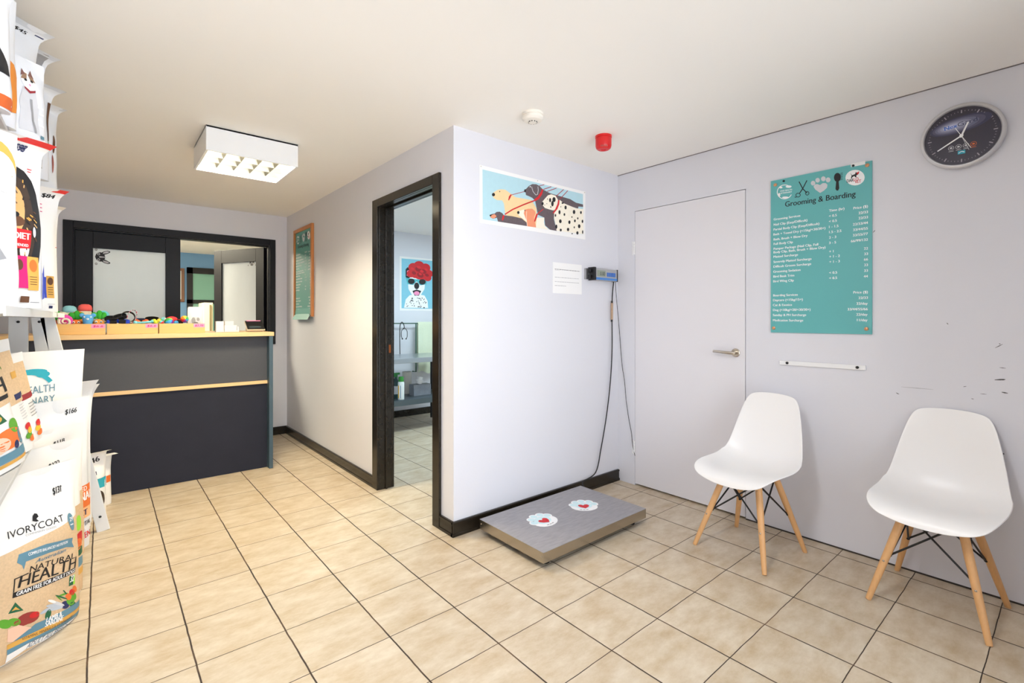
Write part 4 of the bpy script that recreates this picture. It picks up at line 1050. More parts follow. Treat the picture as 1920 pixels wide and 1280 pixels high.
# =================================================================== CONSULTING ROOM
# dog portrait on the far wall
a, b = on(749, 480, 'y', Y2), on(812, 583, 'y', Y2)
qw, qh = b.x - a.x, a.z - b.z
H = homography([(70, 72), (306, 92), (308, 462), (68, 462)], qw, qh)
pr = Print(H)
pr.poly([(84, 88), (300, 104), (302, 446), (82, 444)], pm('sky_blue', 130, 196, 216), 1)
pr.poly([(100, 440), (112, 380), (140, 350), (190, 340), (245, 350), (268, 390), (272, 440)], K_WHITE, 2)
pr.poly([(128, 250), (140, 225), (190, 215), (240, 225), (250, 260), (245, 305), (220, 345), (190, 355), (155, 345), (132, 305)], K_WHITE, 3)
pr.poly([(112, 220), (112, 165), (125, 150), (145, 158), (148, 215), (130, 235)], K_BLACK, 3); pr.poly([(120, 210), (122, 175), (135, 170), (138, 210)], K_PINK, 4)
pr.ell(190, 282, 18, 24, K_BLACK, 4); pr.poly([(160, 318), (190, 308), (222, 318), (205, 352), (175, 352)], K_BLACK, 4); pr.ell(190, 335, 20, 15, K_PINK, 5)
pr.poly([(112, 225), (188, 235), (265, 228), (258, 270), (215, 278), (190, 250), (165, 276), (125, 270)], pm('glasses_teal', 80, 180, 190), 5)
pr.ell(152, 250, 24, 20, K_BLACK, 6); pr.ell(230, 253, 24, 20, K_BLACK, 6)
K_DR = pm('deep_red', 150, 14, 28); K_BR = pm('bright_red', 222, 34, 44)
for cx, cy_, r_ in ((150, 195, 30), (165, 150, 34), (205, 140, 38), (250, 155, 36), (275, 195, 30), (268, 225, 26), (215, 190, 52), (180, 200, 30), (240, 205, 34)): pr.ell(cx, cy_, r_, r_ * .9, K_RED, 7)
for cx, cy_, r_ in ((200, 165, 22), (240, 180, 20), (215, 205, 24), (170, 190, 16), (262, 205, 14)): pr.ell(cx, cy_, r_, r_ * .7, K_DR, 8, 16, .5)
for cx, cy_, r_ in ((205, 150, 16), (226, 178, 14), (215, 198, 12), (160, 160, 13), (255, 165, 13)): pr.ell(cx, cy_, r_, r_ * .6, K_BR, 9, 16, .4)
rs = random.Random(3)
for k in range(40): pr.ell(rs.uniform(115, 262), rs.uniform(368, 440), rs.uniform(2, 4.5), rs.uniform(2.5, 5), K_BLACK, 4, 8)
mb = MB().box(a.x, b.x, Y2 - .003, Y2 - .001, b.z, a.z, M_PAPER)
pr.emit(mb, lambda x, y, e: Vector((a.x + x, Y2 - .003 - e, b.z + y)), .0003)
tag(mb.build('dog_portrait', origin=(a.x, Y2, b.z)), 'poster of a white dog in sunglasses with a red rose, seen through the doorway', 'poster')

# exam table
ex0, ex1, ey0, ey1, ez = 2.05, 3.245, 4.79, 5.42, .82
M_TSTEEL = mat('table_steel', (186, 192, 196), .28, .04, 8, metal=.9)
et = thing('exam_table', 'stainless steel exam table with a lower shelf in the consulting room', 'table', ((ex0 + ex1) / 2, (ey0 + ey1) / 2, 0))
MB().box(ex0, ex1, ey0, ey1, ez - .055, ez, M_TSTEEL).build('table_top', et, bevel=.004)
MB().box(ex0 + .03, ex1 - .03, ey0 + .02, ey1 - .03, .30, .36, mat('dark_shelf_steel', (92, 104, 110), .3, .05, metal=.5)).build('shelf', et, bevel=.003)
for x in (ex0 + .045, ex1 - .045):
    for y in (ey0 + .05, ey1 - .05): MB().tube([(x, y, .0), (x, y, ez - .05)], .017, M_BLACK if y > 5 else M_TSTEEL, 12).build('leg', et, smooth=True)
SZ = .36
def shelfpt(u, y): r = ray(u, 700); t = y / r[1]; return Vector((r[0] * t, y, SZ + .0005))
# spray bottle
p = shelfpt(742, 5.0)
t = thing('spray_bottle', 'dark green spray bottle with a green trigger on the exam table shelf', 'spray bottle', p)
MB().lathe([(.036, 0), (.038, .01), (.038, .17), (.03, .2), (.014, .225), (.014, .24)], p, mat('dark_teal_plastic', (30, 66, 66), .3, .05), seg=24).build('bottle', t, smooth=True)
MB().box(-.03, .02, -.012, .012, .24, .285, mat('green_trigger_plastic', (40, 130, 60), .4), Matrix.Translation(p)).box(.02, .05, -.008, .008, .262, .285, mat('green_trigger_plastic', (40, 130, 60), .4), Matrix.Translation(p)).box(.012, .022, -.006, .006, .2, .25, mat('green_trigger_plastic', (40, 130, 60), .4), Matrix.Translation(p)).build('trigger', t, bevel=.004)
MB().lathe([(.0388, .05), (.0388, .14)], p, K_LGREY, seg=24).build('label_band', t, smooth=True)
p = shelfpt(752, 4.87)
t = thing('aerosol_can', 'white and yellow aerosol can with a green cap on the exam table shelf', 'aerosol can', p)
MB().lathe([(.03, 0), (.035, .004), (.035, .19), (.028, .2)], p, mat('can_white', (214, 220, 216), .3), seg=24).build('can', t, smooth=True)
MB().lathe([(.029, .2), (.03, .205), (.028, .25), (.02, .255)], p, mat('green_cap', (52, 140, 52), .4), seg=24).build('cap', t, smooth=True)
pr = Print(); mb = MB()
for k in range(6):
    aa = PI * 1.0 + k * .22; bb = aa + .22
    mb.add([p + Vector((.0356 * math.cos(aa), .0356 * math.sin(aa), .02)), p + Vector((.0356 * math.cos(bb), .0356 * math.sin(bb), .02)), p + Vector((.0356 * math.cos(bb), .0356 * math.sin(bb), .16)), p + Vector((.0356 * math.cos(aa), .0356 * math.sin(aa), .16))], [(0, 1, 2, 3)], K_YEL if k < 2 else K_BLUEGREY if k == 4 else K_WHITE)
mb.build('label', t)
p = shelfpt(763, 5.24)
t = thing('paper_roll', 'roll of pale paper towel on the exam table shelf', 'paper towel', p)
MB().lathe([(.055, 0), (.055, .26), (.02, .26), (.02, .2)], p, mat('towel_paper', (214, 210, 200), .85, .03, 40), seg=32).build('roll', t, smooth=True)
a, b = shelfpt(776, 4.98), shelfpt(808, 4.98)
t = thing('tissue_box', 'grey tissue box with a tissue standing up, on the exam table shelf', 'tissue box', a)
MB().box(a.x, b.x, 4.98, 5.09, SZ + .0005, SZ + .13, mat('tissue_box_card', (138, 142, 150), .5, .3, 18)).build('box', t, bevel=.002)
MB().lathe([(.03, 0), (.035, .01), (.05, .04), (.03, .06), (.035, .085), (.01, .09)], ((a.x + b.x) / 2 - .02, 5.035, SZ + .13), mat('tissue_white', (236, 236, 236), .8), seg=9, M=Matrix.Rotation(.25, 3, 'Y')).build('tissue', t, smooth=True, angle=60)
# rail, stethoscope, towel
YR = 5.56
zr = on(760, 606, 'y', YR).z
xa, xb = on(722, 606, 'y', YR).x, on(780, 606, 'y', YR).x
tr = thing('towel_rail', 'thin green metal towel rail on the wall behind the exam table', 'towel rail', (xb, YR, .57))
M_RAIL = mat('green_grey_rail', (70, 100, 84), .4)
xe = xb + .34
MB().tube([(xa, YR, zr), (xe, YR, zr)], .007, M_RAIL, 10).build('rail', tr, smooth=True)
for x in (xa + .02, xb, xe - .01): MB().tube([(x, Y2 - .002, .57), (x, YR, .57), (x, YR, zr)], .009, M_RAIL, 10).build('post', tr, smooth=True)
mb = MB(); n = 24; x0_, x1_ = on(783, 640, 'y', YR).x, xe - .02
zlow = on(800, 697, 'y', YR).z
for sgn in (-1, 1):
    vs = []
    for j in range(n + 1):
        for i in range(n + 1):
            f = i / n; g = j / n
            lo = zlow + .02 * math.sin(f * 9) + (.12 if sgn > 0 else 0)
            z = zr + .018 - (zr + .018 - lo) * g
            off = sgn * (.013 * min(1, g * n) + .006 * math.sin(f * 16 + g * 2) * g)
            vs.append((x0_ + (x1_ - x0_) * f, YR + off, z))
    mb.add(vs, [(j * (n + 1) + i, j * (n + 1) + i + 1, (j + 1) * (n + 1) + i + 1, (j + 1) * (n + 1) + i) for j in range(n) for i in range(n)], mat('pale_green_towelling', (214, 222, 196), .95, .1, 120, bump=.6, bscale=200))
tag(mb.build('bath_towel', origin=(x0_, YR, zr), smooth=True), 'pale green towel hanging over the rail behind the exam table', 'towel')
q = lambda u, v: on(u, v, 'y', YR - .012)
stt = thing('stethoscope', 'black stethoscope hanging from the rail behind the exam table', 'stethoscope', q(757, 606))
MB().tube(smooth_path([q(750, 664), q(749.5, 640), q(750, 612), q(753, 604), q(756, 606), q(758, 612), q(757, 617)]), .0055, M_BLACK, 8).build('tubing', stt, smooth=True)
for sg in (-1, 1): MB().tube(smooth_path([q(758, 614), q(758 + sg * 5, 620), q(758 + sg * 5.5, 630), q(758 + sg * 3.5, 635)]), .004, M_BLACK if sg else M_CHROME, 8).build('ear_tube', stt, smooth=True)
for sg in (-1, 1): MB().ball(q(758 + sg * 3.5, 635), .009, M_BLACK, seg=12, rings=8).build('ear_tip', stt, smooth=True)

# =================================================================== PET FOOD RACK AND BAGS
M_RACK = mat('white_powder_coat', (226, 228, 230), .4, .01)
M_RACKG = mat('pale_grey_board', (206, 206, 204), .5, .03)
rk = thing('display_rack', 'white slanted-leg display rack holding the pet food bags', 'rack', (-.45, 2.9, 0))
MB().box(XL + .02, -.22, 1.75, 3.0, 1.815, 1.83, M_RACKG).build('shelf', rk, bevel=.002)
MB().box(XL + .02, -.17, 1.55, 3.76, 1.262, 1.282, M_RACKG).build('shelf', rk, bevel=.002)
mb = MB()
def tz(x): return .755 - .30 * (-.2 - x)
mb.add([(x, y, tz(x) - e) for x in (-.215, -.62) for y in (1.72, 2.68) for e in (0, .016)], [(0, 1, 3, 2), (4, 6, 7, 5), (0, 4, 5, 1), (2, 3, 7, 6), (0, 2, 6, 4), (1, 5, 7, 3)], M_RACKG)
mb.build('shelf', rk, bevel=.002)
MB().box(XL + .02, -.09, 3.07, 3.69, .082, .1, M_RACKG).build('shelf', rk, bevel=.002)
def slant(x0_, y, z0_, x1_, z1_, w=.024, t=.012):
    d = Vector((x1_ - x0_, 0, z1_ - z0_)).normalized(); n = Vector((d.z, 0, -d.x)) * w
    vs = [Vector((x0_, y + s_, z0_)) + n * k for s_ in (-t, t) for k in (-1, 1)] + [Vector((x1_, y + s_, z1_)) + n * k for s_ in (-t, t) for k in (-1, 1)]
    return MB().add(vs, [(0, 1, 3, 2), (4, 6, 7, 5), (0, 4, 5, 1), (2, 3, 7, 6), (0, 2, 6, 4), (1, 5, 7, 3)], M_RACK)
lg = slant(.004, 3.745, .001, -.238, 1.262, .03).build('leg', rk, bevel=.002)
MB().ball((-.012, 3.729, .09), .007, M_BLACK, (1, .5, 1), 10, 6).build('screw', lg)
lg = slant(-.235, 3.745, .85, -.275, 1.262, .028).build('bracket', rk, bevel=.002)
MB().ball((-.268, 3.729, 1.235), .007, M_BLACK, (1, .5, 1), 10, 6).build('screw', lg)
lg = MB().box(-.388, -.312, 3.733, 3.757, .001, 1.262, M_RACK).build('bracket', rk, bevel=.002)
MB().ball((-.35, 3.729, 1.235), .007, M_BLACK, (1, .5, 1), 10, 6).build('screw', lg)
for y in (1.78, 3.72): MB().box(XL + .02, XL + .06, y - .02, y + .02, .001, 2.0, M_RACK).build('post', rk, bevel=.002)
mb = MB().box(-.17, -.166, 1.56, 3.75, 1.257, 1.281, M_RACK)
p = on(88, 596, 'x', -.164)
mb.box(-.166, -.1645, 2.9, 3.55, 1.259, 1.2805, M_PAPER)
pr = Print(); pr.text('$161', (0, 0), None, .018, K_BLACK, bold=.03)
pr.emit(mb, lambda x, y, e: Vector((-.164 + e, 3.1 + x * 1.6, 1.262 + y)))
mb.build('price_rail', rk)

BAGW = mat('white_woven_bag', (240, 239, 237), .38, .015, 8, bump=.4, bscale=13)
BAGF = mat('white_foil_bag', (226, 229, 234), .28, .03, 10, bump=.45, bscale=15)
SEAL = mat('pale_grey_seal', (206, 210, 216), .35, .03, 20)
def bag(label, P, w, h, d, az, lean=0, m=BAGW, tip=None, flap=.0, topw=1.0, prints=None, seal=None, sealcol=None, roll=0, group='pet food bags on the rack', cat='pet food bag', seed=0, name='pet_food_bag', full=.65):
    """standing bag: P = bottom right front corner, width runs back along azimuth az"""
    rs = random.Random(seed); ph1, ph2 = rs.uniform(0, 6), rs.uniform(0, 6)
    a = math.radians(az); U = Vector((math.cos(a), math.sin(a), 0)); N = Vector((math.sin(a), -math.cos(a), 0)); Z = Vector((0, 0, 1))
    def half(v):
        if v < .06: k = .82 + 3 * v
        elif v < .55: k = 1.0
        elif v < .9: k = 1 - (1 - .1) * ((v - .55) / .35) ** 1.3 * (1 if full < .7 else .85)
        else: k = max(.03, .1 - (v - .9) * .8)
        return d / 2 * k
    def wf(v): return .975 + .02 * math.cos(v * 5) + (topw - .98) * max(0, (v - .55) / .45) ** 2
    def surf(x, z, e, side=1):
        u = x / w; v = max(0, min(1, z / h)); c = 2 * u - 1
        bul = max(0, 1 - abs(c) ** 2.6) ** .55
        hw = w / 2 * wf(v)
        wr = .0035 * math.sin(11 * u + 9 * v + ph1) * bul + .0025 * math.sin(23 * v - 7 * u + ph2) * bul
        y = side * (half(v) * bul + wr * (1 if v > .1 else v * 10)) + e
        xx = w / 2 + c * hw - w
        fl = flap * max(0, (v - .88) / .12) ** 1.4
        zz = z - fl * .55
        y += fl
        # lean back / roll in the plane of the face
        cr_, sr_ = math.cos(roll), math.sin(roll)
        xr, zr_ = xx * cr_ + zz * sr_, -xx * sr_ + zz * cr_
        cl_, sl_ = math.cos(lean), math.sin(lean)
        yy = y * cl_ - zr_ * sl_; zz2 = zr_ * cl_
        return Vector(P) + U * xr + N * yy + Z * zz2
    NU, NV = 22, 30; mb = MB()
    rows = []
    for side in (1, -1):
        vs = [surf(w * i / NU, h * j / NV, 0, side) for j in range(NV + 1) for i in range(NU + 1)]
        mb.add(vs, [(j * (NU + 1) + i, j * (NU + 1) + i + 1, (j + 1) * (NU + 1) + i + 1, (j + 1) * (NU + 1) + i) for j in range(NV) for i in range(NU)], m)
    off = (NU + 1) * (NV + 1); k = mb.mi(m)
    for i in range(NU): mb.f.append((i, i + 1, off + i + 1, off + i)); mb.m.append(k)
    if prints:
        pr = Print(pitch=.022); prints(pr, w, h)
        pr.emit(mb, lambda x, y, e: surf(x, y, e + .0012), .0005, (.012 * w, .004, w * .988, h * .995))
    o = tag(mb.build(name, origin=P, smooth=True, angle=60), label, cat, group)
    if sealcol:
        s2 = MB(); n = NU
        for side in (1, -1):
            vs = [surf(w * i / n, h * (1 - .045 + .045 * j / 2), .0022 * side, side) for j in range(3) for i in range(n + 1)]
            s2.add(vs, [(j * (n + 1) + i, j * (n + 1) + i + 1, (j + 1) * (n + 1) + i + 1, (j + 1) * (n + 1) + i) for j in range(2) for i in range(n)], sealcol)
        s2.build('top_seal', o)
    return o

def fpt(u, v, d): p = at(u, v, d); return p
def floorpt(u, d, z=0.002):
    p = at(u, 0, d); p.z = z; return p

# --- front floor bag with the full print
def ivory(full):
    def f(pr, w, h):
        def mp(px, py):   # photo position -> place on the bag face
            x = w - (165 - px) / 146 * .282
            yb = 1140 + (146 - px) * .655; yt = 868 + (146 - px) * .235
            return (x, h * (yb - py) / (yb - yt))
        pr.map = lambda x, y: mp(x / 3.046, 820 + y / 3.046)
        pr.items.append(([(0, .0), (w, .0), (w, h * .655), (0, h * .60)], [(0, 1, 2, 3)], K_BURLAP, 1))
        if not full: return
        pr.text('IVORYCOAT', (12, 568), (338, 468), .026, K_NAVY if False else K_BLACK, 2, bold=.0)
        pr.text('COMPANION GOODS', (105, 556), (275, 506), .007, K_GREY, 2, bold=0)
        pr.poly([(155, 472), (160, 445), (172, 430), (186, 432), (192, 448), (182, 455), (178, 462), (190, 472), (175, 476)], K_BLACK, 2)
        pr.ell(397, 470, 27, 46, K_BLUEGREY, 2); pr.text('29', (382, 470), (412, 462), .016, K_WHITE, 3, bold=.02); pr.line([(380, 488), (412, 480)], 5, K_WHITE, 3)
        pr.poly([(28, 700), (45, 655), (200, 598), (340, 565), (395, 555), (385, 580), (402, 605), (335, 610), (220, 645), (75, 695), (60, 740), (52, 715)], K_BLUEGREY, 2)
        pr.text('COMPLETE BALANCED NUTRITION', (92, 664), (342, 588), .011, K_WHITE, 3, bold=.02)
        pr.text('Australian', (128, 706), (325, 636), .014, pm('script_blue', 60, 120, 150), 4, bold=.01, shear=.35)
        pr.text('NATURAL', (94, 756), (400, 664), .022, K_BLACK, 3, bold=.012)
        pr.text('HEALTH', (32, 842), (410, 712), .043, K_BLACK, 3, bold=.02)
        pr.poly([(10, 790), (88, 756), (88, 762), (10, 796)], K_BLACK, 3); pr.poly([(10, 790), (16, 788), (16, 864), (10, 868)], K_BLACK, 3)
        pr.poly([(10, 868), (410, 712), (410, 738), (10, 898)], K_BLACK, 3)
        pr.text('GRAIN FREE FOR ADULT DOGS', (26, 886), (402, 738), .0145, K_WHITE, 4, bold=.03)
        pr.poly([(360, 768), (412, 750), (412, 802), (360, 822)], K_DKGREEN, 2); pr.poly([(395, 755), (412, 750), (412, 802), (395, 808)], K_LIME, 3); pr.text('32', (366, 800), (398, 788), .026, K_WHITE, 4, bold=.03)
        pr.poly([(-6, 985), (25, 920), (62, 965)], K_DKGREEN, 2); pr.poly([(8, 970), (26, 945), (46, 962), (26, 962)], K_GOLD, 3)
        for cx, cy_, rx, ry, m_, rt in ((90, 1008, 62, 32, K_MEAT, -.35), (60, 1030, 45, 22, K_MEAT, -.3), (120, 990, 30, 16, K_RED, -.4), (20, 1030, 30, 22, K_GREEN, 0), (-20, 1040, 30, 26, K_GREEN, 0),
                                       (190, 965, 42, 9, K_SILVER, -.5), (250, 935, 62, 10, K_SILVER, -.1), (265, 920, 55, 9, K_LGREY, .15), (255, 950, 55, 9, K_SILVER, -.25), (230, 912, 30, 8, K_WHITE, .1), (205, 985, 16, 30, K_DKGREEN, .5),
                                       (300, 885, 46, 5, K_DKGREEN, .15), (315, 870, 40, 5, K_GREEN, -.3), (335, 860, 26, 5, K_DKGREEN, .6), (280, 890, 30, 4, K_GREEN, .5), (370, 900, 34, 22, K_GREEN, -.3), (400, 870, 22, 20, K_GREEN, 0), (355, 878, 24, 18, K_ORANGE, -.4), (385, 850, 24, 16, K_RED, -.4), (410, 830, 20, 18, K_ORANGE, -.3), (325, 925, 34, 20, K_NAVY, -.4), (385, 915, 30, 12, K_DKGREEN, -.3)):
            pr.ell(cx, cy_, rx, ry, m_, 3, 16, rt)
        pr.poly([(-8, 1070), (40, 1046), (110, 1062), (20, 1140), (-8, 1140)], pm('salmon', 240, 196, 170), 4)
        pr.poly([(20, 1140), (130, 1040), (240, 990), (486, 870), (486, 903), (230, 1030), (80, 1110)], K_BLUEGREY, 4)
        pr.text('LAMB &', (190, 1030), (290, 988), .018, K_WHITE, 5, bold=.03); pr.text('SARDINE', (182, 1056), (296, 1010), .018, K_WHITE, 5, bold=.03)
        pr.poly([(-8, 1158), (80, 1110), (230, 1032), (486, 903), (486, 924), (240, 1052), (90, 1132), (-8, 1185)], K_GOLD, 5)
        pr.text('VITAMINS, MINERALS & ANTIOXIDANTS', (62, 1134), (380, 990), .010, K_BROWN, 6, bold=.0)
        pr.poly([(-8, 1185), (90, 1132), (240, 1052), (486, 924), (486, 946), (270, 1060), (90, 1150), (-8, 1215)], K_BLUEGREY, 4)
        pr.poly([(-8, 1215), (90, 1152), (486, 948), (486, 986), (90, 1180), (-8, 1260)], K_WHITE, 4)
        pr.text('ADULT ALL BREEDS', (88, 1180), (350, 1040), .018, pm('deep_blue', 40, 76, 110), 5, bold=.0, shear=.15)
        pr.text('$131', (318, 330), (376, 312), .026, K_BLACK, 2, bold=.03, shear=.25); pr.line([(350, 290), (388, 282)], 3, K_BLACK, 2)
    return f
P1 = floorpt(143, 2.07); P2 = floorpt(153, 2.25); P3 = floorpt(157, 2.37, .105)
bag('white and burlap dog food bag with lamb and sardine print, frontmost on the floor', P1, .42, .655, .15, 46, prints=ivory(True), seed=1, topw=1.0)
def second(pr, w, h):
    pr.rect(0, 0, w, h * .58, K_BURLAP, 1)
    for cx, cy_, rx, ry, m_ in ((.9, .46, .03, .05, K_LIME), (.92, .36, .05, .04, K_RED), (.88, .32, .05, .04, K_ORANGE), (.92, .27, .05, .03, K_DKGREEN), (.9, .2, .1, .03, K_BLUEGREY), (.92, .14, .1, .02, K_GOLD)): pr.ell(cx * w, cy_ * h, rx * w * 1.6, ry * h, m_, 2)
    pr.text('$122', (w * .62, h * .86), (w * .74, h * .87), .02, K_BLACK, 2, bold=.03)
bag('white and burlap dog food bag standing second behind the lamb and sardine bag', P2, .42, .70, .10, 46, prints=second, seed=2)
bag('white and burlap dog food bag standing third behind the lamb and sardine bag', P3, .43, .64, .07, 46, prints=lambda pr, w, h: (pr.rect(0, 0, w, h * .5, K_BURLAP, 1), pr.text('$118', (w * .66, h * .88), (w * .78, h * .89), .018, K_BLACK, 2, bold=.03)), seed=3)
# --- tall white sacks on the bottom shelf
BS = .102
def sack4(pr, w, h):
    pr.rect(w * .45, h * .20, w, h * .42, pm('peach', 240, 184, 132), 1); pr.rect(w * .45, h * .275, w, h * .42, K_ORANGE, 2)
    pr.text('PROFESSIONAL', (w * .30, h * .305), (w * .985, h * .325), .042, K_WHITE, 3, bold=.03); pr.text('DEVELOPED', (w * .5, h * .375), (w * .90, h * .385), .022, K_WHITE, 3, bold=.02)
    pr.text('CAT', (w * .72, h * .215), (w * .9, h * .222), .03, K_NAVY, 3, bold=.04); pr.text('CHICKEN', (w * .62, h * .06), (w * .95, h * .07), .03, K_RED, 2, bold=.02)
    pr.text('DENTAL', (w * .74, h * .14), (w * .96, h * .155), .022, K_BLACK, 2, bold=.02, shear=.3); pr.ell(w * .8, h * .1, w * .08, h * .05, K_LGREY, 1)
    pr.text('$166', (w * .72, h * .90), (w * .84, h * .905), .024, K_BLACK, 2, bold=.02, shear=.3)
bag('tall white sack with an orange band and handwritten price, on the bottom shelf', floorpt(168, 2.49, BS), .42, .755, .12, 40, prints=sack4, seed=4, m=BAGF)
def vet(pr, w, h):
    cx, cz = w - .265, h * .785; R = .13
    pr.ring(cx, cz, R, R * .95, .02, K_TEAL, 1, 30, .55, 2.9); pr.ring(cx, cz, R, R * .95, .026, K_TEAL, 1, 30, 3.6, 5.9)
    for dx, dz, rx, rz in ((.03, .115, .06, .014), (-.06, .1, .04, .016), (.07, .1, .03, .016), (-.03, -.112, .06, .016)): pr.ell(cx + dx, cz + dz, rx, rz, K_TEAL, 1)
    pr.text('ONE HEALTH', (cx - .13, cz + .012), (cx + .12, cz + .012), .036, K_BLUEGREY, 2, bold=.0); pr.text('VETERINARY', (cx - .13, cz - .042), (cx + .12, cz - .042), .036, K_BLUEGREY, 2, bold=.0)
    pr.ell(cx + .04, cz - .078, .022, .013, K_GREEN, 2, 12, .6)
bag('tall white sack with a round teal logo behind the orange banded sack', floorpt(156, 2.57, BS), .46, .99, .07, 40, prints=vet, seed=5, topw=1.03)
bag('tall plain white sack pressed behind the teal logo sack, nearest to it', floorpt(170, 2.69, BS), .40, .83, .04, 40, seed=6, flap=.035, topw=1.08, m=BAGF)
bag('tall plain white sack farthest back on the bottom shelf', floorpt(172, 2.745, BS), .40, .80, .04, 40, seed=7, flap=.035, topw=1.08, m=BAGF)
# --- small cat bags on the floor at the far end
def teal_cat(pr, w, h):
    pr.rect(w * .02, h * .40, w * .98, h * .54, K_TEAL, 1); pr.ell(w * .7, h * .22, w * .2, h * .15, K_FUR, 1); pr.ell(w * .62, h * .2, w * .05, h * .1, K_LGREY, 2)
    pr.rect(w * .5, h * .6, w * .66, h * .65, K_NAVY, 2); pr.text('$46', (w * .4, h * .76), (w * .8, h * .78), .03, K_BLACK, 2, bold=.04)
bag('small white cat food bag with a teal band on the floor beyond the rack leg', floorpt(199, 3.14), .20, .44, .10, 22, prints=teal_cat, seed=8, flap=.06, topw=1.06)
bag('small white cat food bag standing just behind the teal banded one', floorpt(209, 3.29), .20, .38, .07, 22, seed=9, flap=.07, topw=1.1, prints=lambda pr, w, h: pr.rect(w * .8, h * .4, w * .96, h * .52, K_ORANGE, 1))
# --- kraft bags on the low shelf
LS = .694
def kraft(main):
    def f(pr, w, h):
        pr.rect(0, h * .45, w, h * .9, K_BURLAP, 1)
        if main:
            pr.poly([(w * .45, h * .93), (w * .7, h * .90), (w * .92, h * .78), (w * .98, h * .68), (w * .9, h * .72), (w * .7, h * .85)], pm('leaf_green', 90, 120, 30), 2)
            pr.text('NATURAL', (w * .3, h * .66), (w * .86, h * .66), .036, K_BLACK, 2, bold=.03); pr.text('HEALTH', (w * .2, h * .535), (w * .93, h * .535), .052, K_BLACK, 2, bold=.05)
            pr.rect(w * .2, h * .49, w * .93, h * .52, K_BLACK, 2)
            pr.poly([(w * .66, h * .34), (w * .84, h * .34), (w * .75, h * .45)], K_DKGREEN, 2); pr.ell(w * .75, h * .375, w * .04, h * .02, K_GOLD, 3)
            for cx, cy_, rx, ry, m_ in ((.8, .22, .16, .07, K_ORANGE), (.66, .2, .14, .06, pm('salmon', 240, 196, 170)), (.9, .29, .06, .05, K_GREEN), (.6, .27, .08, .04, K_LIME), (.95, .2, .05, .06, K_BLUEGREY), (.86, .16, .03, .03, K_NAVY)): pr.ell(cx * w, cy_ * h, rx * w, ry * h, m_, 2)
            pr.rect(0, h * .07, w, h * .13, K_BLUEGREY, 3); pr.rect(0, h * .04, w, h * .065, K_GOLD, 3)
        else:
            pr.rect(w * .86, h * .48, w, h * .53, K_NAVY, 2)
            for k in range(6): pr.rect(w * .88, h * (.42 - k * .025), w * .98, h * (.428 - k * .025), K_LGREY, 2)
            pr.rect(w * .9, h * .66, w * .98, h * .72, K_GOLD, 2)
            for cx, cy_, m_ in ((.92, .22, K_RED), (.94, .18, K_YEL), (.9, .14, K_GREEN), (.95, .1, K_ORANGE)): pr.ell(cx * w, cy_ * h, .05 * w, .03 * h, m_, 2)
    return f
bag('kraft and white dog food bag with a green leaf print leaning on the low shelf', floorpt(45, 1.70, .766), .42, .475, .12, 52, lean=.06, roll=-.175, prints=kraft(True), seed=10, group='pet food bags on the rack')
bag('kraft dog food bag with a navy stripe, second in the row on the low shelf', floorpt(64, 1.86, .766), .40, .42, .09, 52, lean=.06, roll=-.175, prints=kraft(False), seed=11)
bag('kraft dog food bag with a maroon stripe, third in the row on the low shelf', floorpt(79, 2.01, .766), .40, .36, .09, 52, lean=.06, roll=-.175, seed=12,
    prints=lambda pr, w, h: (pr.rect(0, h * .55, w, h * .9, K_BURLAP, 1), pr.rect(w * .8, h * .5, w, h * .56, pm('maroon', 150, 40, 50), 2), [pr.rect(w * .86, h * (.44 - k * .035), w * .98, h * (.45 - k * .035), K_GREY, 2) for k in range(5)], [pr.ell(w * cx, h * cz, w * .05, h * .035, m_, 2) for cx, cz, m_ in ((.93, .2, K_RED), (.9, .15, K_YEL), (.92, .09, K_ORANGE))]))
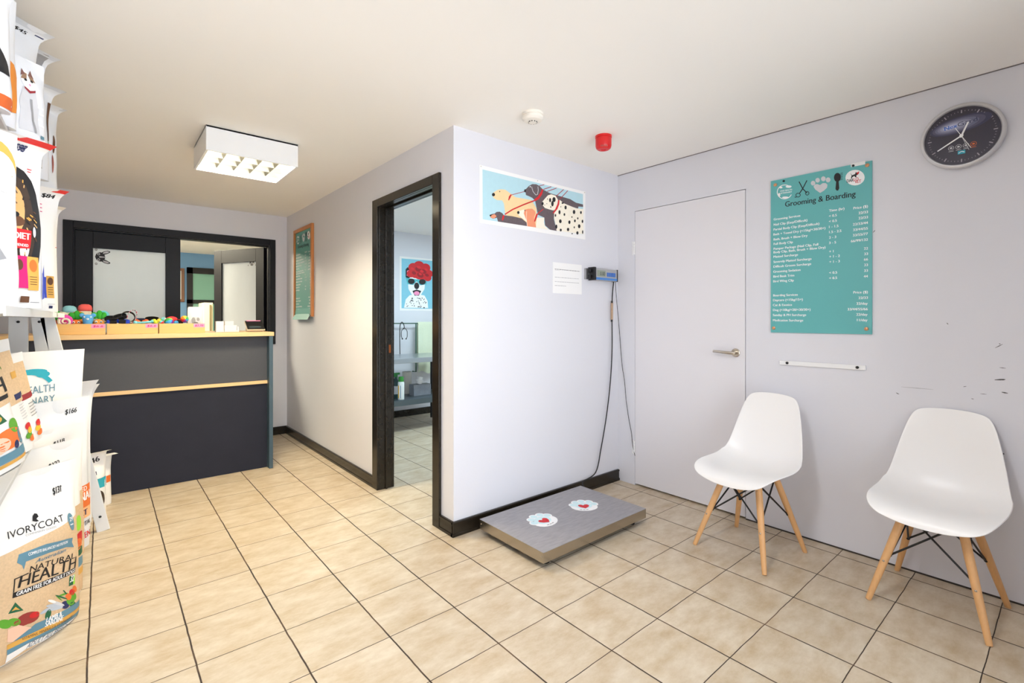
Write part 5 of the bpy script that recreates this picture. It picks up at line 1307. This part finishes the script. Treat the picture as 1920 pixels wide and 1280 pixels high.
# --- mid shelf: large bags with red zip tops
MS = 1.283
def dogface(pr, w, h):
    cx, cz = w * .775, h * .46
    pr.ell(cx, cz, w * .185, h * .33, K_BLACK, 1); pr.ell(cx - w * .03, cz, w * .135, h * .27, K_FUR, 2); pr.ell(cx - w * .07, cz + h * .08, w * .085, h * .13, K_TAN, 3); pr.ell(cx - w * .06, cz + h * .02, w * .07, h * .03, K_BROWN, 4)
    rs = random.Random(5)
    for k in range(46):
        a = rs.uniform(0, 6.28); r0 = rs.uniform(.3, .9); x = cx - w * .02 + w * .14 * r0 * math.cos(a); z = cz + h * .04 + h * .24 * r0 * math.sin(a)
        pr.line([(x, z), (x + w * .03 * math.cos(a), z + h * .035 * math.sin(a) - .008)], .0035, (K_TAN, K_BROWN, K_FUR, K_GOLD, K_BLACK)[k % 5], 5)
    pr.ell(cx - w * .06, cz + h * .055, w * .025, h * .014, K_BLACK, 6); pr.ell(cx + w * .01, cz - h * .13, w * .04, h * .06, K_WHITE, 5); pr.ell(cx + w * .09, cz - h * .03, w * .015, h * .03, K_LGREY, 6)
    pr.poly([(w * .60, cz - h * .02), (w * .835, cz - h * .025), (w * .828, cz - h * .125), (w * .60, cz - h * .14)], K_RED, 7)
    pr.text('DIET', (w * .69, cz - h * .078), (w * .82, cz - h * .078), .019, K_WHITE, 8, bold=.04); pr.text('RECOMMENDED', (w * .62, cz - h * .12), (w * .81, cz - h * .118), .008, K_WHITE, 8, bold=.02)
    pr.rect(w * .67, h * .11, w * .808, h * .29, K_MAG, 7); pr.rect(w * .808, h * .10, w * .91, h * .29, K_GOLD, 7); pr.ell(w * .745, h * .24, w * .03, h * .03, K_BROWN, 8); pr.ell(w * .86, h * .24, w * .035, h * .035, K_ORANGE, 8)
    for k in range(4): pr.rect(w * .825, h * (.175 - k * .014), w * .89, h * (.178 - k * .014), K_BROWN, 8)
    pr.poly([(w * .95, h * .2), (w * .985, h * .26), (w * .985, h * .06), (w * .955, h * .05)], pm('royal', 50, 70, 180), 7)
    pr.rect(w * .74, h * .03, w * .82, h * .065, K_BROWN, 7); pr.rect(w * .83, h * .03, w * .92, h * .035, K_GREY, 7)
    pr.text('$98', (w * .76, h * .885), (w * .84, h * .885), .026, K_NAVY, 3, bold=.04); pr.rect(w * .86, h * .79, w * .90, h * .795, K_RED, 3); pr.rect(w * .86, h * .775, w * .89, h * .78, K_RED, 3)
M_REDSEAL = mat('red_zip_seal', (224, 36, 38), .4, .03)
def front_white(pr, w, h):
    pr.ell(w * .82, h * .80, w * .16, h * .14, K_GOLD, 1); pr.ell(w * .84, h * .76, w * .13, h * .12, K_WHITE, 2); pr.poly([(w * .6, h * .32), (w * .76, h * .33), (w * .83, h * .27), (w * .6, h * .22)], K_GREY, 1)
bag('plain white food bag with a golden dog print, frontmost on the middle shelf', floorpt(35, 1.36, MS), .32, .48, .09, 43, prints=front_white, seed=13, topw=.98)
bag('white food bag with a large dark dog portrait and red zip top', floorpt(80, 1.5, MS), .34, .525, .075, 42, prints=dogface, seed=14, sealcol=M_REDSEAL, flap=.05, topw=1.0)
def third(pr, w, h):
    pr.rect(w * .82, h * .10, w * .925, h * .27, K_GOLD, 1); pr.ell(w * .875, h * .23, w * .04, h * .03, K_BROWN, 2); pr.rect(w * .79, h * .1, w * .82, h * .26, pm('royal', 50, 70, 180), 1)
    for k in range(4): pr.rect(w * .84, h * (.18 - k * .018), w * .91, h * (.185 - k * .018), K_BROWN, 2)
    pr.text('$84', (w * .80, h * .885), (w * .93, h * .885), .022, K_BLACK, 2, bold=.04); [pr.rect(w * .74, h * (.82 - .03 * k), w * .80, h * (.826 - .03 * k), K_MAG, 2) for k in range(3)]
    pr.rect(w * .83, h * .05, w * .93, h * .056, K_LGREY, 2); pr.rect(w * .85, h * .02, w * .9, h * .04, K_NAVY, 2)
bag('white food bag with a red zip top farther along the middle shelf', floorpt(107, 2.02, MS), .30, .525, .11, 28, prints=third, seed=15, sealcol=M_REDSEAL, flap=.05, topw=1.12)
bag('white food bag with a pale top flap, farthest back on the middle shelf', floorpt(109, 2.30, MS), .28, .52, .10, 30, seed=16, sealcol=mat('beige_seal', (222, 214, 202), .5), flap=.05, topw=1.04,
    prints=lambda pr, w, h: (pr.rect(w * .86, h * .58, w * .97, h * .585, K_RED, 1), pr.rect(w * .88, h * .62, w * .93, h * .66, K_MAG, 1)))
# --- top shelf: small cat bags with stiff seals
TS = 1.869
def cat(pr, w, h):
    cx, cz = w * .68, h * .70
    pr.poly([(cx - w * .10, cz - h * .08), (cx + w * .09, cz - h * .08), (cx + w * .14, cz - h * .3), (cx + w * .13, cz - h * .6), (cx - w * .16, cz - h * .6), (cx - w * .17, cz - h * .3)], K_LGREY, 1)
    pr.ell(cx, cz, w * .095, h * .115, K_WHITE, 2); pr.poly([(cx - w * .095, cz + h * .02), (cx - w * .02, cz + h * .03), (cx + w * .0, cz + h * .10), (cx - w * .05, cz + h * .11)], pm('tabby', 150, 118, 92), 3); pr.poly([(cx + w * .01, cz + h * .10), (cx + w * .03, cz + h * .03), (cx + w * .095, cz + h * .01), (cx + w * .07, cz + h * .1)], pm('tabby', 150, 118, 92), 3)
    pr.poly([(cx + w * .02, cz + h * .09), (cx + w * .09, cz + h * .06), (cx + w * .07, cz + h * .165)], pm('tabby_ear', 120, 80, 74), 4); pr.poly([(cx - w * .09, cz + h * .06), (cx - w * .03, cz + h * .09), (cx - w * .075, cz + h * .145)], pm('tabby_ear', 120, 80, 74), 4)
    for s_ in (-1, 1): pr.ell(cx + s_ * w * .04, cz + h * .015, w * .018, h * .016, K_BLACK, 5)
    pr.ell(cx, cz - h * .04, w * .014, h * .014, K_PINK, 5); pr.poly([(cx - w * .08, cz - h * .075), (cx, cz - h * .11), (cx + w * .08, cz - h * .085), (cx + w * .08, cz - h * .11), (cx, cz - h * .14), (cx - w * .08, cz - h * .1)], pm('maroon', 150, 40, 50), 5)
    pr.line([(cx + w * .06, cz - h * .6), (cx + w * .02, cz - h * .3), (cx + w * .03, cz - h * .2)], w * .035, K_GREY, 3)
    for k in range(4): pr.rect(w * (.80 + .03 * (k % 2)), h * (.42 - k * .07), w * (.90 + .02 * (k % 2)), h * (.44 - k * .07), K_WHITE, 2)
    pr.rect(w * .84, h * .06, w * .92, h * .10, K_BLUEGREY, 2)
def orange_side(pr, w, h): pr.poly([(w * .5, h * .62), (w * .82, h * .56), (w * .97, h * .44), (w * .9, h * .12), (w * .5, h * .1)], pm('amber', 218, 134, 46), 1)
def green_cat(pr, w, h):
    pr.poly([(w * .55, h), (w * .9, h), (w * .97, h * .72), (w * .7, h * .8)], K_GREY, 1); pr.ring(w * .66, h * .66, w * .2, h * .14, .012, K_GREEN, 2, 20, PI * .9, PI * 2.1); pr.rect(w * .9, h * .4, w * .98, h * .72, pm('dusty', 196, 172, 166), 1); pr.poly([(w * .84, h * .2), (w * .98, h * .2), (w * .9, h * .36)], K_GREEN, 2)
GTOP = 'pet food bags on the rack'
TS = 1.831
K_KR = pm('kraft', 196, 164, 120)
bag('small pale food bag with a kraft flap, frontmost on the top shelf', floorpt(19, 1.38, TS), .22, .36, .09, 42, m=BAGF, seed=17, sealcol=K_KR, flap=.04, topw=1.04, prints=lambda pr, w, h: (pr.rect(w * .7, h * .0, w * .98, h * .10, pm('rust_orange', 206, 96, 40), 1), pr.poly([(w * .7, h * .5), (w * .88, h * .34), (w * .92, h * .27), (w * .7, h * .26)], K_BLACK, 1)))
bag('small pale food bag with an amber side panel on the top shelf', floorpt(31, 1.50, TS), .22, .40, .07, 42, m=BAGF, seed=18, topw=1.0, prints=lambda pr, w, h: (pr.poly([(w * .7, h * .52), (w * .9, h * .48), (w * .97, h * .40), (w * .93, h * .12), (w * .7, h * .1)], pm('amber', 218, 134, 46), 1)))
bag('small white cat food bag with a cat portrait on the top shelf', floorpt(85, 1.64, TS), .20, .27, .06, 40, m=BAGF, seed=20, topw=.96, prints=cat)
bag('small pale food bag with a wide grey top flap behind the cat portrait bag', floorpt(68, 1.73, TS), .22, .46, .08, 42, m=BAGF, seed=23, sealcol=SEAL, flap=.05, topw=1.2, prints=lambda pr, w, h: (pr.text('$45', (w * .62, h * .9), (w * .78, h * .895), .014, K_BLACK, 2, bold=.04), pr.rect(w * .86, h * .93, w * .97, h * .94, K_NAVY, 2)))
bag('small pale food bag with a green ring print on the top shelf', floorpt(80, 1.87, TS), .22, .455, .07, 40, m=BAGF, seed=19, sealcol=SEAL, flap=.05, topw=1.24, prints=green_cat)
bag('small pale food bag with a long flap and brown edge, top shelf', floorpt(92, 2.05, TS), .22, .415, .07, 36, m=BAGF, seed=21, sealcol=SEAL, flap=.05, topw=1.3, prints=lambda pr, w, h: (pr.rect(w * .93, h * .4, w * .985, h * .8, K_BROWN, 1), pr.poly([(w * .92, h * .3), (w * .98, h * .3), (w * .96, h * .42)], K_GREEN, 2)))
bag('small pale food bag with a brown print, farthest back on the top shelf', floorpt(107, 2.24, TS), .22, .41, .08, 36, m=BAGF, seed=22, sealcol=SEAL, flap=.05, topw=1.08, prints=lambda pr, w, h: (pr.ell(w * .86, h * .52, w * .03, h * .1, K_BROWN, 1), pr.ell(w * .84, h * .3, w * .02, h * .1, pm('russet', 150, 80, 70), 1)))

# =================================================================== LIGHT
wd = bpy.data.worlds.new('daylight'); S.world = wd; wd.use_nodes = True
bg = wd.node_tree.nodes['Background']; bg.inputs[0].default_value = (.80, .88, 1, 1); bg.inputs[1].default_value = 1.2
def area(name, loc, rot, sx, sy, power, col):
    l = bpy.data.lights.new(name, 'AREA'); l.shape = 'RECTANGLE'; l.size = sx; l.size_y = sy; l.energy = power; l.color = col
    o = bpy.data.objects.new(name, l); COL.objects.link(o); o.location = loc; o.rotation_euler = rot
    return o
area('shopfront_daylight', ((FX0 + FX1) / 2, YF - .16, (FZ0 + FZ1) / 2), (PI / 2, 0, 0), FX1 - FX0, FZ1 - FZ0, 61, (.87, .93, 1))
area('fluorescent_glow', ((lx0 + lx1) / 2, (ly0 + ly1) / 2, lz + .05), (0, 0, 0), .44, .44, 74, (1, .86, .60))
area('consulting_room_panel', (3.1, 4.0, ZC - .02), (0, 0, 0), 1.2, .6, 46, (.72, .92, 1))
area('office_panel', (.1, 7.0, ZC - .02), (0, 0, 0), 1.4, 1.0, 125, (1, .91, .70))

area('ceiling_fill', (.8, YF - 2.3, .01), (PI, 0, 0), 4.6, 3.8, 108, (.95, .97, 1))  # added upward fill lamp standing in for pavement bounce, brightens the ceiling
area('front_fill', (.3, .9, ZC - .06), (0, 0, 0), 1.2, .3, 30, (.96, .97, 1))  # added fill lamp out of view, lifts the right wall; no fitting known there
sun = bpy.data.lights.new('sun', 'SUN'); sun.energy = 7; sun.angle = math.radians(2.5); sun.color = (1, .95, .86)
so_ = bpy.data.objects.new('sun', sun); COL.objects.link(so_); so_.rotation_euler = (math.radians(22), 0, math.radians(-6))

# =================================================================== CAMERA
cd = bpy.data.cameras.new('camera'); cam = bpy.data.objects.new('camera', cd); COL.objects.link(cam)
cd.sensor_width = 36; cd.sensor_fit = 'HORIZONTAL'; cd.lens = F / 1920 * 36; cd.shift_y = -(640 - CY) / 1920; cd.clip_start = .05
cam.location = (0, 0, EYE); cam.rotation_euler = (PI / 2, 0, YAW - PI / 2)
S.camera = cam
S.view_settings.view_transform = 'Standard'; S.view_settings.look = 'None'; S.view_settings.gamma = 1; S.view_settings.use_curve_mapping = False
S.view_settings.exposure = 0.15
S.cycles.max_bounces = 16; S.cycles.diffuse_bounces = 10
S.cycles.use_denoising = True
